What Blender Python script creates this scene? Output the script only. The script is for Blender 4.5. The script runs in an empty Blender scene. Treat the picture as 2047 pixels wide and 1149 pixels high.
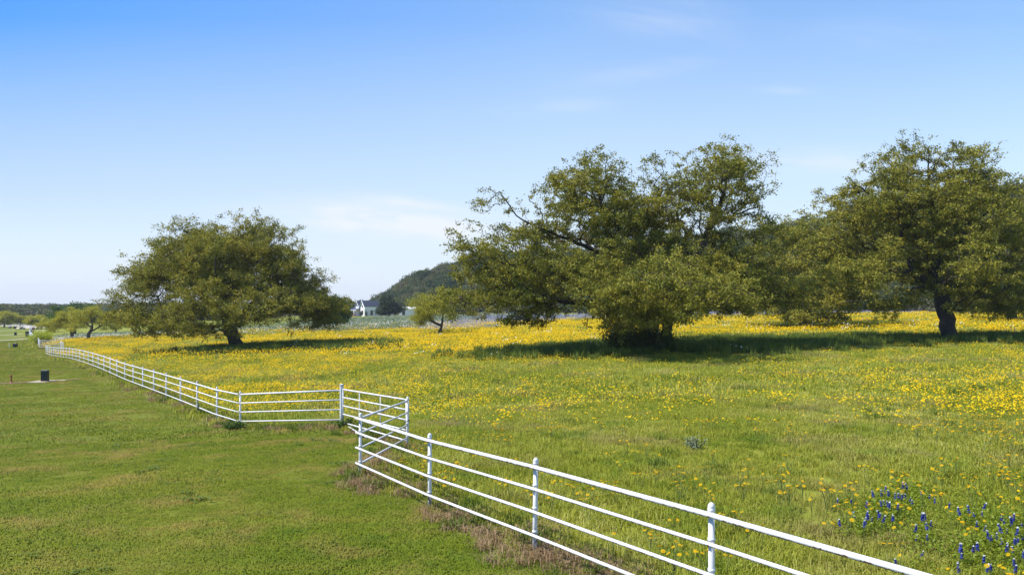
import bpy, math, random
import numpy as np
from mathutils import Vector

R = math.radians
scene = bpy.context.scene
col = scene.collection
F_PX = 1546.0            # focal length in pixels of the 2047 px wide photograph
CAMZ = 3.4

# ------------------------------------------------------------------ camera
cam_d = bpy.data.cameras.new("camera")
cam = bpy.data.objects.new("camera", cam_d)
col.objects.link(cam)
cam.location = (0, 0, CAMZ)
cam.rotation_euler = (R(90), 0, 0)
cam_d.sensor_width = 36.0
cam_d.lens = F_PX * 36.0 / 2047.0
cam_d.shift_y = 33.5 / 2047.0
cam_d.clip_end = 12000
cam_d.clip_start = 0.1
scene.camera = cam

# ------------------------------------------------------------------ light
SUN_EL, SUN_AZ = R(53), R(265)          # azimuth clockwise from +Y: the sun stands high on the left, a little beyond the trees
sun_dir = Vector((math.sin(SUN_AZ) * math.cos(SUN_EL), math.cos(SUN_AZ) * math.cos(SUN_EL), math.sin(SUN_EL)))
sl = bpy.data.lights.new("sun", 'SUN')
sl.energy = 3.8
sl.angle = R(0.55)
sl.color = (1.0, 0.955, 0.88)
so = bpy.data.objects.new("sun", sl)
so.rotation_euler = (-sun_dir).to_track_quat('-Z', 'Y').to_euler()
so.location = (-30, -20, 60)
col.objects.link(so)

scene.view_settings.view_transform = 'Standard'
scene.view_settings.look = 'None'
scene.view_settings.exposure = 1.0
scene.view_settings.gamma = 1.0
scene.render.engine = 'CYCLES'
scene.cycles.use_denoising = True
scene.cycles.denoiser = 'OPENIMAGEDENOISE'
scene.cycles.denoising_input_passes = 'RGB_ALBEDO_NORMAL'
scene.cycles.denoising_prefilter = 'ACCURATE'
scene.cycles.use_adaptive_sampling = False
scene.cycles.max_bounces = 6
scene.cycles.diffuse_bounces = 3
scene.cycles.transmission_bounces = 4
scene.cycles.volume_bounces = 0

world = bpy.data.worlds.new("World")
scene.world = world
world.use_nodes = True


class NB:
    """tiny helper for node trees"""
    def __init__(self, tree):
        self.t = tree
        self.n = tree.nodes
        self.l = tree.links

    def node(self, typ, **kw):
        nd = self.n.new(typ)
        for k, v in kw.items():
            setattr(nd, k, v)
        return nd

    def put(self, sock, val):
        if isinstance(val, bpy.types.NodeSocket):
            self.l.new(val, sock)
        elif isinstance(val, (tuple, list)) and sock.type == 'RGBA' and len(val) == 3:
            sock.default_value = (*val, 1)
        else:
            sock.default_value = val

    def math(self, op, a, b=None, c=None, clamp=False):
        nd = self.node('ShaderNodeMath', operation=op, use_clamp=clamp)
        self.put(nd.inputs[0], a)
        if b is not None:
            self.put(nd.inputs[1], b)
        if c is not None:
            self.put(nd.inputs[2], c)
        return nd.outputs[0]

    def vmath(self, op, a, b=None):
        nd = self.node('ShaderNodeVectorMath', operation=op)
        self.put(nd.inputs[0], a)
        if b is not None:
            self.put(nd.inputs[1], b)
        return nd.outputs[0]

    def mix(self, f, a, b, blend='MIX'):
        nd = self.node('ShaderNodeMix', data_type='RGBA', blend_type=blend)
        self.put(nd.inputs[0], f)
        self.put(nd.inputs[6], a)
        self.put(nd.inputs[7], b)
        return nd.outputs[2]

    def noise(self, vec, scale, detail=3.0, rough=0.55, dist=0.0):
        nd = self.node('ShaderNodeTexNoise')
        if vec is not None:
            self.l.new(vec, nd.inputs['Vector'])
        nd.inputs['Scale'].default_value = scale
        nd.inputs['Detail'].default_value = detail
        nd.inputs['Roughness'].default_value = rough
        nd.inputs['Distortion'].default_value = dist
        return nd.outputs['Fac']

    def ramp(self, fac, stops, interp='LINEAR'):
        nd = self.node('ShaderNodeValToRGB')
        cr = nd.color_ramp
        cr.interpolation = interp
        while len(cr.elements) < len(stops):
            cr.elements.new(0.5)
        for e, (p, c) in zip(cr.elements, stops):
            e.position = p
            e.color = (*c, 1) if len(c) == 3 else c
        self.l.new(fac, nd.inputs[0])
        return nd.outputs[0]

    def remap(self, v, a, b, c=0.0, d=1.0):
        nd = self.node('ShaderNodeMapRange')
        self.put(nd.inputs[0], v)
        nd.inputs[1].default_value = a
        nd.inputs[2].default_value = b
        nd.inputs[3].default_value = c
        nd.inputs[4].default_value = d
        return nd.outputs[0]


# ------------------------------------------------------------------ sky
w = NB(world.node_tree)
w.n.clear()
out = w.node('ShaderNodeOutputWorld')
bg = w.node('ShaderNodeBackground')
sky = w.node('ShaderNodeTexSky', sky_type='NISHITA')
sky.sun_disc = False
sky.sun_elevation = SUN_EL
sky.sun_rotation = SUN_AZ
sky.altitude = 300
sky.air_density = 1.0
sky.dust_density = 0.7
sky.ozone_density = 1.6
tc = w.node('ShaderNodeTexCoord')
sep = w.node('ShaderNodeSeparateXYZ')
w.l.new(tc.outputs['Generated'], sep.inputs[0])
ax, ay, az = sep.outputs
ayc = w.math('MAXIMUM', ay, 0.05)
u = w.math('DIVIDE', ax, ayc)
v = w.math('DIVIDE', az, ayc)
hsv = w.node('ShaderNodeHueSaturation')
hsv.inputs['Hue'].default_value = 0.5
hsv.inputs['Saturation'].default_value = 1.0
hsv.inputs['Value'].default_value = 1.0
w.l.new(sky.outputs[0], hsv.inputs['Color'])
skycol = hsv.outputs[0]
# clearer, deeper air to the upper left; milky towards the horizon
deep = w.math('MULTIPLY', w.remap(v, 0.04, 0.42), w.remap(u, 0.10, -0.70))
SKY_TOP = w.mix(w.remap(v, 0.02, 0.40), (1.0, 1.0, 1.0), (1.02, 1.17, 1.25))
skycol = w.mix(1.0, skycol, SKY_TOP, 'MULTIPLY')
skycol = w.mix(1.0, skycol, w.mix(deep, (1, 1, 1), (0.28, 0.76, 1.06)), 'MULTIPLY')
leftw = w.math('MULTIPLY', w.remap(v, 0.0, 0.15), w.remap(u, 0.05, -0.66))
skycol = w.mix(1.0, skycol, w.mix(leftw, (0.92, 0.94, 0.98), (0.64, 0.65, 0.86)), 'MULTIPLY')
# pale blue-white air low over the land
skycol = w.mix(w.remap(v, 0.37, 0.0, 0.0, 0.80), skycol, (3.95, 4.35, 4.9))
# thin cirrus wisps
comb = w.node('ShaderNodeCombineXYZ')
w.put(comb.inputs[0], w.math('MULTIPLY', u, 3.2))
w.put(comb.inputs[1], w.math('MULTIPLY', w.math('ADD', v, w.math('MULTIPLY', u, 0.10)), 17.0))
cn = w.noise(comb.outputs[0], 1.3, 7.0, 0.62, 0.5)
cmask = w.remap(cn, 0.36, 0.66)


def wisp(px, py, sx, sy, amp, tilt=0.0):
    du = w.math('SUBTRACT', u, (px - 1023.5) / F_PX)
    dv = w.math('SUBTRACT', w.math('SUBTRACT', v, (608 - py) / F_PX), w.math('MULTIPLY', du, tilt))
    e = w.math('ADD', w.math('POWER', w.math('ABSOLUTE', w.math('DIVIDE', du, sx / F_PX)), 2.0),
               w.math('POWER', w.math('ABSOLUTE', w.math('DIVIDE', dv, sy / F_PX)), 2.0))
    return w.math('MULTIPLY', w.math('EXPONENT', w.math('MULTIPLY', e, -1.0)), amp)


tot = None
for a in ((800, 446, 190, 30, 1.7, -0.10), (640, 450, 170, 34, 0.7, -0.06), (830, 408, 110, 12, 0.9, -0.14), (1060, 218, 120, 16, 0.5, 0.06),
          (1330, 30, 130, 42, 0.36, -0.1), (1300, 140, 140, 20, 0.22, 0.16), (1575, 181, 55, 9, 0.35, 0.02),
          (1620, 325, 150, 26, 0.7, 0.02), (1740, 60, 260, 40, 0.12, 0.1), (400, 560, 500, 60, 0.25, 0.0)):
    g = wisp(*a)
    tot = g if tot is None else w.math('ADD', tot, g)
cl = w.math('MULTIPLY', tot, w.math('ADD', w.math('MULTIPLY', cmask, 1.0), 0.10), clamp=True)
skycol = w.mix(w.math('MULTIPLY', cl, 0.8), skycol, (4.75, 4.85, 5.1))
w.l.new(skycol, bg.inputs['Color'])
bg.inputs['Strength'].default_value = 0.10
w.l.new(bg.outputs[0], out.inputs['Surface'])

# ------------------------------------------------------------------ terrain
def pix(px, py, d):
    return ((px - 1023.5) / F_PX * d, d, CAMZ - (py - 608) / F_PX * d)


CTRL = [pix(*p) for p in (
    (1423, 1262, 7.47), (1069, 1106, 10.04), (859, 1018, 12.6), (713, 952, 15.16), (814, 896, 18.7), (683, 856, 23.3),
    (480, 857, 25.5), (249, 765, 45.6), (92, 709, 98.3), (90, 763, 47), (1310, 705, 55), (1903, 683, 60), (478, 698, 78),
    (880, 668, 95), (777, 635, 280), (180, 680, 120), (270, 680, 118), (1600, 632, 120), (1600, 626, 170), (2047, 636, 100),
    (2047, 628, 140), (1000, 645, 130), (1000, 631, 210), (700, 658, 120), (700, 638, 260), (715, 632, 330), (30, 693, 115),
    (30, 652, 300), (250, 675, 135), (250, 652, 260), (0, 671, 190), (80, 690, 118))]
CTRL += [(x, y, z + CAMZ) for x, y, z in (
    (-7, 10, -3.3), (-12, 15, -3.6), (-20, 25, -4.15), (-3, 6, -3.2), (0, 0, -3.1), (10, 0, -3.0), (-15, 0, -3.3), (8, 12, -3.15),
    (15, 12, -3.1), (8, 25, -3.35), (20, 25, -3.15), (30, 30, -3.0), (-5, 40, -3.95), (-300, 600, -9), (-100, 600, -7.5), (0, 600, -6.5),
    (200, 400, -2), (250, 200, -1.5), (150, 100, -1.8), (100, 30, -2.5), (100, -50, -2.7), (-100, -50, -5), (-150, 50, -6.5))]
CTRL = np.array(CTRL)


def _phi(r2):
    return np.where(r2 > 1e-12, 0.5 * r2 * np.log(np.maximum(r2, 1e-12)), 0.0)


_C = CTRL[:, :2] / 100.0
_n = len(_C)
_K = _phi(((_C[:, None] - _C[None]) ** 2).sum(-1)) + np.eye(_n) * 2e-5
_A = np.zeros((_n + 3, _n + 3))
_A[:_n, :_n] = _K
_A[:_n, _n] = 1
_A[:_n, _n + 1:] = _C
_A[_n:, :_n] = _A[:_n, _n:].T
_W = np.linalg.solve(_A, np.concatenate([CTRL[:, 2], np.zeros(3)]))


def sstep(x, a, b):
    t = np.clip((x - a) / (b - a), 0, 1)
    return t * t * (3 - 2 * t)


def terrain(x, y):
    x = np.atleast_1d(np.asarray(x, float))
    y = np.atleast_1d(np.asarray(y, float))
    sh = x.shape
    q = np.stack([x.ravel(), y.ravel()], -1)
    o = np.empty(len(q))
    for s in range(0, len(q), 20000):
        p = np.clip(q[s:s + 20000] / 100.0, -8, 8)
        k = _phi(((p[:, None] - _C[None]) ** 2).sum(-1))
        o[s:s + 20000] = k @ _W[:_n] + _W[_n] + p @ _W[_n + 1:]
    d = np.hypot(q[:, 0], q[:, 1])
    wgt = sstep(d, 330, 620)
    o = np.clip(o, -9, 6) * (1 - wgt) + (-5.6) * wgt
    o += 0.025 * np.clip((45 - d) / 20, 0, 1) * np.sin(q[:, 0] * 1.3 + 0.7 * np.sin(q[:, 1] * 0.9)) * np.sin(q[:, 1] * 1.1 + 1.3)
    return o.reshape(sh)


def tz(x, y):
    return float(terrain([x], [y])[0])


def at(px, d, dz=0.0):
    x = (px - 1023.5) / F_PX * d
    return Vector((x, d, tz(x, d) + dz))


# hill: a ridge described by bearing, distance and height
H_U = (np.array([560, 735, 770, 830, 905, 980, 1170, 1356, 1540, 1700, 1950, 2047, 2300, 2700, 3300]) - 1023.5) / F_PX
H_S = np.array([608, 592, 576, 538, 513, 502, 500, 488, 460, 432, 386, 372, 350, 340, 345])
H_D = np.array([480, 470, 460, 440, 420, 405, 380, 350, 330, 315, 300, 300, 300, 300, 300])


def hill_h(x, y):
    u_ = x / np.maximum(y, 1.0)
    d = np.maximum(y, 1.0)
    S = np.interp(u_, H_U, H_S)
    D = np.interp(u_, H_U, H_D)
    top = (608 - S) / F_PX * D + CAMZ - 7.0
    hh = np.maximum(top - (-1.6), 0) * np.where(u_ < H_U[0], 0, 1)
    ff = np.interp(u_, (np.array((735, 980, 1170, 1540)) - 1023.5) / F_PX, (0.88, 0.80, 0.74, 0.60))
    t = (d - ff * D) / ((1 - ff) * D)
    prof = np.clip(t, 0, 1)
    prof = 0.55 * prof + 0.45 * prof * prof * (3 - 2 * prof)
    back = 1 - 0.5 * sstep(d, D * 1.15, D * 2.0)
    n = 1.2 * np.sin(x * 0.045 + 1.0) * np.sin(y * 0.05) + 0.8 * np.sin(x * 0.11 + y * 0.07)
    return np.where(t > 0, (hh + n * np.clip(hh / 10, 0, 1)) * prof * back, 0.0)


# ------------------------------------------------------------------ mesh helpers
def mesh_np(name, verts, faces, attrs=None, mat_idx=None, smooth=False):
    """faces: (M,k) array or list of such arrays"""
    me = bpy.data.meshes.new(name)
    verts = np.asarray(verts, np.float32)
    if not isinstance(faces, list):
        faces = [faces]
    faces = [np.asarray(f, np.int32) for f in faces if len(f)]
    me.vertices.add(len(verts))
    me.vertices.foreach_set('co', verts.ravel())
    loops = np.concatenate([f.ravel() for f in faces])
    tot = np.concatenate([np.full(len(f), f.shape[1], np.int32) for f in faces])
    st = np.concatenate([[0], np.cumsum(tot)[:-1]]).astype(np.int32)
    me.loops.add(len(loops))
    me.loops.foreach_set('vertex_index', loops)
    me.polygons.add(len(tot))
    me.polygons.foreach_set('loop_start', st)
    me.polygons.foreach_set('loop_total', tot)
    if mat_idx is not None:
        me.polygons.foreach_set('material_index', np.asarray(mat_idx, np.int32))
    if smooth:
        me.polygons.foreach_set('use_smooth', np.ones(len(tot), bool))
    me.update(calc_edges=True)
    for k, a in (attrs or {}).items():
        at_ = me.attributes.new(k, 'FLOAT', 'POINT')
        at_.data.foreach_set('value', np.asarray(a, np.float32))
    return me


def link(name, me, mats=None, parent=None, loc=None):
    o = bpy.data.objects.new(name, me)
    for m in (mats or []):
        if m.name not in [x.name for x in me.materials if x]:
            me.materials.append(m)
    if loc is not None:
        o.location = loc
    if parent is not None:
        o.parent = parent
    col.objects.link(o)
    return o


def tag(o, label=None, cat=None, group=None, kind=None):
    if label:
        o['label'] = label
    if cat:
        o['category'] = cat
    if group:
        o['group'] = group
    if kind:
        o['kind'] = kind
    return o


def empty(name, loc, rz=0.0):
    o = bpy.data.objects.new(name, None)
    o.location = loc
    o.rotation_euler = (0, 0, rz)
    o.empty_display_size = 0.3
    col.objects.link(o)
    return o


class MB:
    """collects shapes (quads / tris / ngons) and builds ONE mesh"""
    def __init__(self):
        self.v = []
        self.f = []
        self.mi = []

    def add(self, verts, faces, mi=0):
        b = len(self.v)
        self.v += [tuple(p) for p in verts]
        self.f += [tuple(b + i for i in f) for f in faces]
        self.mi += [mi] * len(faces)

    def box(self, c, s, rz=0.0, mi=0, taper=1.0):
        cx, cy, cz = c
        hx, hy, hz = s[0] / 2, s[1] / 2, s[2] / 2
        ca, sa = math.cos(rz), math.sin(rz)
        vs = []
        for z, k in ((-hz, 1.0), (hz, taper)):
            for x, y in ((-hx, -hy), (hx, -hy), (hx, hy), (-hx, hy)):
                x, y = x * k, y * k
                vs.append((cx + x * ca - y * sa, cy + x * sa + y * ca, cz + z))
        self.add(vs, [(3, 2, 1, 0), (4, 5, 6, 7), (0, 1, 5, 4), (1, 2, 6, 5), (2, 3, 7, 6), (3, 0, 4, 7)], mi)

    def tube(self, pts, rad, sides=8, caps=True, mi=0):
        pts = [Vector(p) for p in pts]
        n = len(pts)
        rad = [rad] * n if isinstance(rad, (int, float)) else rad
        vs, fs = [], []
        for i in range(n):
            if i == 0:
                t = pts[1] - pts[0]
            elif i == n - 1:
                t = pts[-1] - pts[-2]
            else:
                t = (pts[i + 1] - pts[i]).normalized() + (pts[i] - pts[i - 1]).normalized()
            t.normalize()
            ref = Vector((0, 0, 1)) if abs(t.z) < 0.9 else Vector((1, 0, 0))
            a = t.cross(ref).normalized()
            b = a.cross(t).normalized()
            for k in range(sides):
                an = 2 * math.pi * k / sides
                vs.append(pts[i] + (a * math.cos(an) + b * math.sin(an)) * rad[i])
        for i in range(n - 1):
            for k in range(sides):
                k2 = (k + 1) % sides
                fs.append((i * sides + k, (i + 1) * sides + k, (i + 1) * sides + k2, i * sides + k2))
        if caps:
            fs.append(tuple(range(sides)))
            fs.append(tuple((n - 1) * sides + k for k in reversed(range(sides))))
        self.add(vs, fs, mi)

    def lathe(self, prof, sides=14, base=(0, 0, 0), mi=0):
        vs, fs = [], []
        for r, z in prof:
            for k in range(sides):
                an = 2 * math.pi * k / sides
                vs.append((base[0] + r * math.cos(an), base[1] + r * math.sin(an), base[2] + z))
        for i in range(len(prof) - 1):
            for k in range(sides):
                k2 = (k + 1) % sides
                fs.append((i * sides + k, i * sides + k2, (i + 1) * sides + k2, (i + 1) * sides + k))
        fs.append(tuple(reversed(range(sides))))
        fs.append(tuple((len(prof) - 1) * sides + k for k in range(sides)))
        self.add(vs, fs, mi)

    def mesh(self, name, smooth=False):
        me = bpy.data.meshes.new(name)
        me.from_pydata(self.v, [], self.f)
        me.polygons.foreach_set('material_index', self.mi)
        if smooth:
            me.polygons.foreach_set('use_smooth', [len(f) <= 4 for f in self.f])
        me.update()
        return me

    def build(self, name, mats, parent=None, loc=None, smooth=False):
        if not isinstance(mats, (list, tuple)):
            mats = [mats]
        return link(name, self.mesh(name, smooth), mats, parent, loc)


# ------------------------------------------------------------------ materials
def new_mat(name):
    m = bpy.data.materials.new(name)
    m.use_nodes = True
    b = NB(m.node_tree)
    b.n.clear()
    o = b.node('ShaderNodeOutputMaterial')
    return m, b, o


def foliage_mat(name, stops, macro=0.12, trans=0.35, rough=0.6, macro_amt=0.5, rnd_amt=0.25, v_amt=0.45, tint=None, spec=0.25, macro_cols=None, macro2=None, up=0.0, streak=None):
    """colour from per-leaf value, per-instance value and patches laid over the land"""
    m, b, o = new_mat(name)
    geo = b.node('ShaderNodeNewGeometry')
    oi = b.node('ShaderNodeObjectInfo')
    att = b.node('ShaderNodeAttribute', attribute_name='v')
    nz = b.noise(geo.outputs['Position'], macro, 4.0, 0.6)
    nzr = b.remap(nz, 0.3, 0.7)
    tot_ = macro_amt + rnd_amt + v_amt
    f = b.math('ADD', b.math('MULTIPLY', nzr, macro_amt / tot_),
               b.math('ADD', b.math('MULTIPLY', oi.outputs['Random'], rnd_amt / tot_), b.math('MULTIPLY', att.outputs['Fac'], v_amt / tot_)))
    c = b.ramp(f, stops)
    if macro_cols:
        scale, lo, hi, colr, amt = macro_cols
        n2 = b.noise(geo.outputs['Position'], scale, 5.0, 0.6)
        c = b.mix(b.math('MULTIPLY', b.remap(n2, lo, hi), amt), c, colr)
    if macro2:
        scale, lo, hi, colr, amt = macro2
        n2 = b.noise(b.vmath('ADD', geo.outputs['Position'], (37.0, 11.0, 3.0)), scale, 5.0, 0.6)
        c = b.mix(b.math('MULTIPLY', b.remap(n2, lo, hi), amt), c, colr)
    if streak:
        colr, amt = streak
        mp_ = b.node('ShaderNodeMapping')
        mp_.inputs['Rotation'].default_value = (0, 0, R(-14))
        mp_.inputs['Scale'].default_value = (0.16, 1.15, 0.5)
        b.l.new(geo.outputs['Position'], mp_.inputs['Vector'])
        n3 = b.noise(mp_.outputs[0], 1.3, 5.0, 0.62, 0.4)
        c = b.mix(b.math('MULTIPLY', b.remap(n3, 0.48, 0.66), amt), c, colr)
    p = b.node('ShaderNodeBsdfPrincipled')
    b.l.new(c, p.inputs['Base Color'])
    p.inputs['Roughness'].default_value = rough
    p.inputs['Specular IOR Level'].default_value = spec
    if up:
        # shading normals bent upward to brighten the blades, as level ground would be lit
        nv = b.node('ShaderNodeVectorMath', operation='NORMALIZE')
        sc_v = b.node('ShaderNodeVectorMath', operation='SCALE')
        b.l.new(geo.outputs['Normal'], sc_v.inputs[0])
        sc_v.inputs['Scale'].default_value = 1 - up
        b.l.new(b.vmath('ADD', sc_v.outputs[0], (0, 0, up)), nv.inputs[0])
        b.l.new(nv.outputs[0], p.inputs['Normal'])
    t = b.node('ShaderNodeBsdfTranslucent')
    b.l.new(b.mix(1.0, c, tint or (1.15, 1.1, 0.6), 'MULTIPLY'), t.inputs['Color'])
    ms = b.node('ShaderNodeMixShader')
    ms.inputs[0].default_value = trans
    b.l.new(p.outputs[0], ms.inputs[1])
    b.l.new(t.outputs[0], ms.inputs[2])
    b.l.new(ms.outputs[0], o.inputs['Surface'])
    return m


def simple_mat(name, c1, c2=None, scale=6.0, rough=0.7, bump=0.0, spec=0.3, metal=0.0, detail=4.0, obj_coords=False):
    m, b, o = new_mat(name)
    p = b.node('ShaderNodeBsdfPrincipled')
    p.inputs['Roughness'].default_value = rough
    p.inputs['Specular IOR Level'].default_value = spec
    p.inputs['Metallic'].default_value = metal
    if obj_coords:
        vec = b.node('ShaderNodeTexCoord').outputs['Object']
    else:
        vec = b.node('ShaderNodeNewGeometry').outputs['Position']
    n = b.noise(vec, scale, detail, 0.6)
    b.l.new(b.mix(b.remap(n, 0.3, 0.7), c1, c2 or c1), p.inputs['Base Color'])
    if bump:
        bp = b.node('ShaderNodeBump')
        bp.inputs['Strength'].default_value = bump
        bp.inputs['Distance'].default_value = 0.05
        b.l.new(n, bp.inputs['Height'])
        b.l.new(bp.outputs[0], p.inputs['Normal'])
    b.l.new(p.outputs[0], o.inputs['Surface'])
    return m


def paint_mat():
    m, b, o = new_mat('white_pipe_paint')
    geo = b.node('ShaderNodeNewGeometry')
    p = b.node('ShaderNodeBsdfPrincipled')
    n1 = b.noise(geo.outputs['Position'], 2.0, 4.0, 0.6)
    base = b.mix(b.remap(n1, 0.3, 0.7), (0.70, 0.68, 0.645), (0.60, 0.58, 0.545))
    # rust spots, mostly on the undersides where the paint has flaked
    n2 = b.noise(geo.outputs['Position'], 19.0, 6.0, 0.7)
    n3 = b.noise(geo.outputs['Position'], 3.0, 3.0, 0.6)
    sp = b.node('ShaderNodeSeparateXYZ')
    b.l.new(geo.outputs['Normal'], sp.inputs[0])
    under = b.remap(sp.outputs[2], 0.15, -0.55)
    thr = b.math('ADD', 0.69, b.math('MULTIPLY', under, -0.26))
    thr = b.math('ADD', thr, b.math('MULTIPLY', b.math('SUBTRACT', n3, 0.5), -0.22))
    mask = b.math('MULTIPLY', b.math('SUBTRACT', n2, thr), 22.0, clamp=True)
    c = b.mix(mask, base, (0.13, 0.085, 0.065))
    b.l.new(c, p.inputs['Base Color'])
    p.inputs['Roughness'].default_value = 0.42
    p.inputs['Specular IOR Level'].default_value = 0.4
    bp = b.node('ShaderNodeBump')
    bp.inputs['Strength'].default_value = 0.15
    bp.inputs['Distance'].default_value = 0.004
    b.l.new(n2, bp.inputs['Height'])
    b.l.new(bp.outputs[0], p.inputs['Normal'])
    b.l.new(p.outputs[0], o.inputs['Surface'])
    return m


M = {}
M['paint'] = paint_mat()
M['bark'] = simple_mat('oak_bark', (0.030, 0.024, 0.018), (0.080, 0.064, 0.050), 9.0, 0.9, 0.8)
M['bark_light'] = simple_mat('mesquite_bark', (0.06, 0.045, 0.038), (0.13, 0.10, 0.085), 9.0, 0.9, 0.6)
M['oak_leaf'] = foliage_mat('oak_leaf', [(0.0, (0.056, 0.074, 0.012)), (0.30, (0.145, 0.156, 0.020)), (0.60, (0.285, 0.262, 0.034)), (0.82, (0.40, 0.335, 0.050)), (1.0, (0.34, 0.21, 0.070))],
                            0.35, 0.26, 0.6, 0.40, 0.05, 0.55, spec=0.12)
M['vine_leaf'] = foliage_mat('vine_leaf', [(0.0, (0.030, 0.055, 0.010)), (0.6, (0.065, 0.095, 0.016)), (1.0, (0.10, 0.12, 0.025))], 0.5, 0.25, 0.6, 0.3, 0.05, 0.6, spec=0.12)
M['mesquite_leaf'] = foliage_mat('mesquite_leaf', [(0.0, (0.19, 0.20, 0.026)), (0.5, (0.345, 0.335, 0.034)), (1.0, (0.46, 0.42, 0.058))], 0.5, 0.45, 0.55, 0.3, 0.1, 0.6)
M['bush_leaf'] = foliage_mat('bush_leaf', [(0.0, (0.20, 0.25, 0.012)), (0.5, (0.34, 0.40, 0.020)), (1.0, (0.46, 0.48, 0.035))], 0.5, 0.4, 0.55, 0.3, 0.1, 0.6)
M['mound_leaf'] = foliage_mat('mound_leaf', [(0.0, (0.12, 0.17, 0.012)), (0.5, (0.21, 0.27, 0.018)), (1.0, (0.31, 0.34, 0.03))], 0.5, 0.4, 0.55, 0.3, 0.1, 0.6)
M['juniper_leaf'] = foliage_mat('juniper_leaf', [(0.0, (0.018, 0.032, 0.012)), (0.6, (0.038, 0.058, 0.018)), (1.0, (0.07, 0.085, 0.025))], 0.6, 0.15, 0.6, 0.3, 0.1, 0.6)
M['elm_leaf'] = foliage_mat('elm_leaf', [(0.0, (0.035, 0.08, 0.014)), (0.6, (0.07, 0.13, 0.02)), (1.0, (0.12, 0.18, 0.03))], 0.6, 0.3, 0.5, 0.3, 0.1, 0.6)
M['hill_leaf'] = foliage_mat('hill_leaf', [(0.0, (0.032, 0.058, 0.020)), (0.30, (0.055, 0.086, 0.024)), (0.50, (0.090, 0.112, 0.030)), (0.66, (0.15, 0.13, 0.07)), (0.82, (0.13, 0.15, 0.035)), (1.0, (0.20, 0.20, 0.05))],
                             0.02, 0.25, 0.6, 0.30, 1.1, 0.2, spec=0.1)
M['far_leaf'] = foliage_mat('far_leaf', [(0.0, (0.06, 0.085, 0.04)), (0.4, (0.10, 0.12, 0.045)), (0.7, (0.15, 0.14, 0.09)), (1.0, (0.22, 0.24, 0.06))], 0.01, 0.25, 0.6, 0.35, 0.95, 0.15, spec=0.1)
M['lawn'] = foliage_mat('lawn_blade', [(0.0, (0.080, 0.117, 0.008)), (0.45, (0.140, 0.188, 0.011)), (0.75, (0.195, 0.235, 0.017)), (1.0, (0.30, 0.29, 0.055))],
                        0.22, 0.3, 0.6, 0.45, 0.12, 0.6, macro_cols=(0.55, 0.50, 0.70, (0.37, 0.25, 0.085), 0.75), macro2=(1.7, 0.54, 0.72, (0.085, 0.150, 0.010), 0.8), up=0.68, spec=0.12, streak=((0.25, 0.235, 0.036), 0.65))
M['meadow'] = foliage_mat('meadow_blade', [(0.0, (0.14, 0.17, 0.014)), (0.4, (0.265, 0.30, 0.028)), (0.68, (0.385, 0.38, 0.055)), (0.88, (0.60, 0.56, 0.21)), (1.0, (0.74, 0.69, 0.38))],
                          0.14, 0.4, 0.6, 0.42, 0.2, 0.6, macro_cols=(0.30, 0.52, 0.70, (0.34, 0.25, 0.13), 0.7), macro2=(0.60, 0.52, 0.70, (0.13, 0.215, 0.014), 0.85), up=0.5, spec=0.12)
M['lush'] = foliage_mat('lush_weed', [(0.0, (0.07, 0.11, 0.014)), (0.5, (0.12, 0.165, 0.022)), (1.0, (0.18, 0.21, 0.035))], 0.3, 0.35, 0.55, 0.35, 0.2, 0.55, up=0.35, spec=0.12)
M['dry'] = foliage_mat('dry_grass', [(0.0, (0.16, 0.098, 0.050)), (0.5, (0.27, 0.175, 0.095)), (1.0, (0.40, 0.30, 0.175))], 0.6, 0.25, 0.7, 0.3, 0.2, 0.6, up=0.4, spec=0.1)
M['yellow'] = foliage_mat('yellow_petal', [(0.0, (0.72, 0.41, 0.003)), (0.5, (0.80, 0.53, 0.004)), (1.0, (0.84, 0.63, 0.012))], 0.2, 0.3, 0.6, 0.3, 0.2, 0.5, tint=(1, 1, 1), spec=0.1)
M['white_petal'] = foliage_mat('white_petal', [(0.0, (0.66, 0.67, 0.58)), (1.0, (0.85, 0.85, 0.78))], 0.2, 0.3, 0.6, 0.3, 0.2, 0.5, tint=(1, 1, 1), spec=0.1)
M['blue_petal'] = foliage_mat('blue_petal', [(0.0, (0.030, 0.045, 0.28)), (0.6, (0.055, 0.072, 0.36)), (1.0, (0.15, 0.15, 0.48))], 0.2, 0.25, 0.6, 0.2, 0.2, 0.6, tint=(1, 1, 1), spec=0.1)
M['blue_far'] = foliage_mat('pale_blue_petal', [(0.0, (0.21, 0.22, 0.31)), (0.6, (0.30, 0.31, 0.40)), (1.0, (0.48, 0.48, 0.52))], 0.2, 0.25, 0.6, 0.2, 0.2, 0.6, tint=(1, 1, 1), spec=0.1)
M['sage'] = foliage_mat('poppy_leaf', [(0.0, (0.15, 0.19, 0.10)), (0.6, (0.22, 0.26, 0.15)), (1.0, (0.30, 0.34, 0.21))], 0.2, 0.25, 0.6, 0.3, 0.2, 0.5)
M['stem'] = simple_mat('green_stem', (0.10, 0.14, 0.03), (0.16, 0.19, 0.05), 8, 0.6)
M['box_green'] = simple_mat('dark_green_enamel', (0.012, 0.020, 0.014), (0.020, 0.028, 0.020), 3.0, 0.45, 0.0, 0.4)
M['box_edge'] = simple_mat('box_lid_enamel', (0.09, 0.11, 0.075), (0.13, 0.14, 0.10), 4.0, 0.4)
M['concrete'] = simple_mat('concrete', (0.27, 0.22, 0.14), (0.40, 0.33, 0.22), 5.0, 0.9, 0.3)
M['soil'] = simple_mat('red_soil', (0.15, 0.085, 0.045), (0.24, 0.15, 0.085), 4.0, 0.95, 0.4)
M['gravel'] = simple_mat('gravel', (0.42, 0.36, 0.27), (0.56, 0.50, 0.41), 1.2, 0.95, 0.4)
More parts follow.
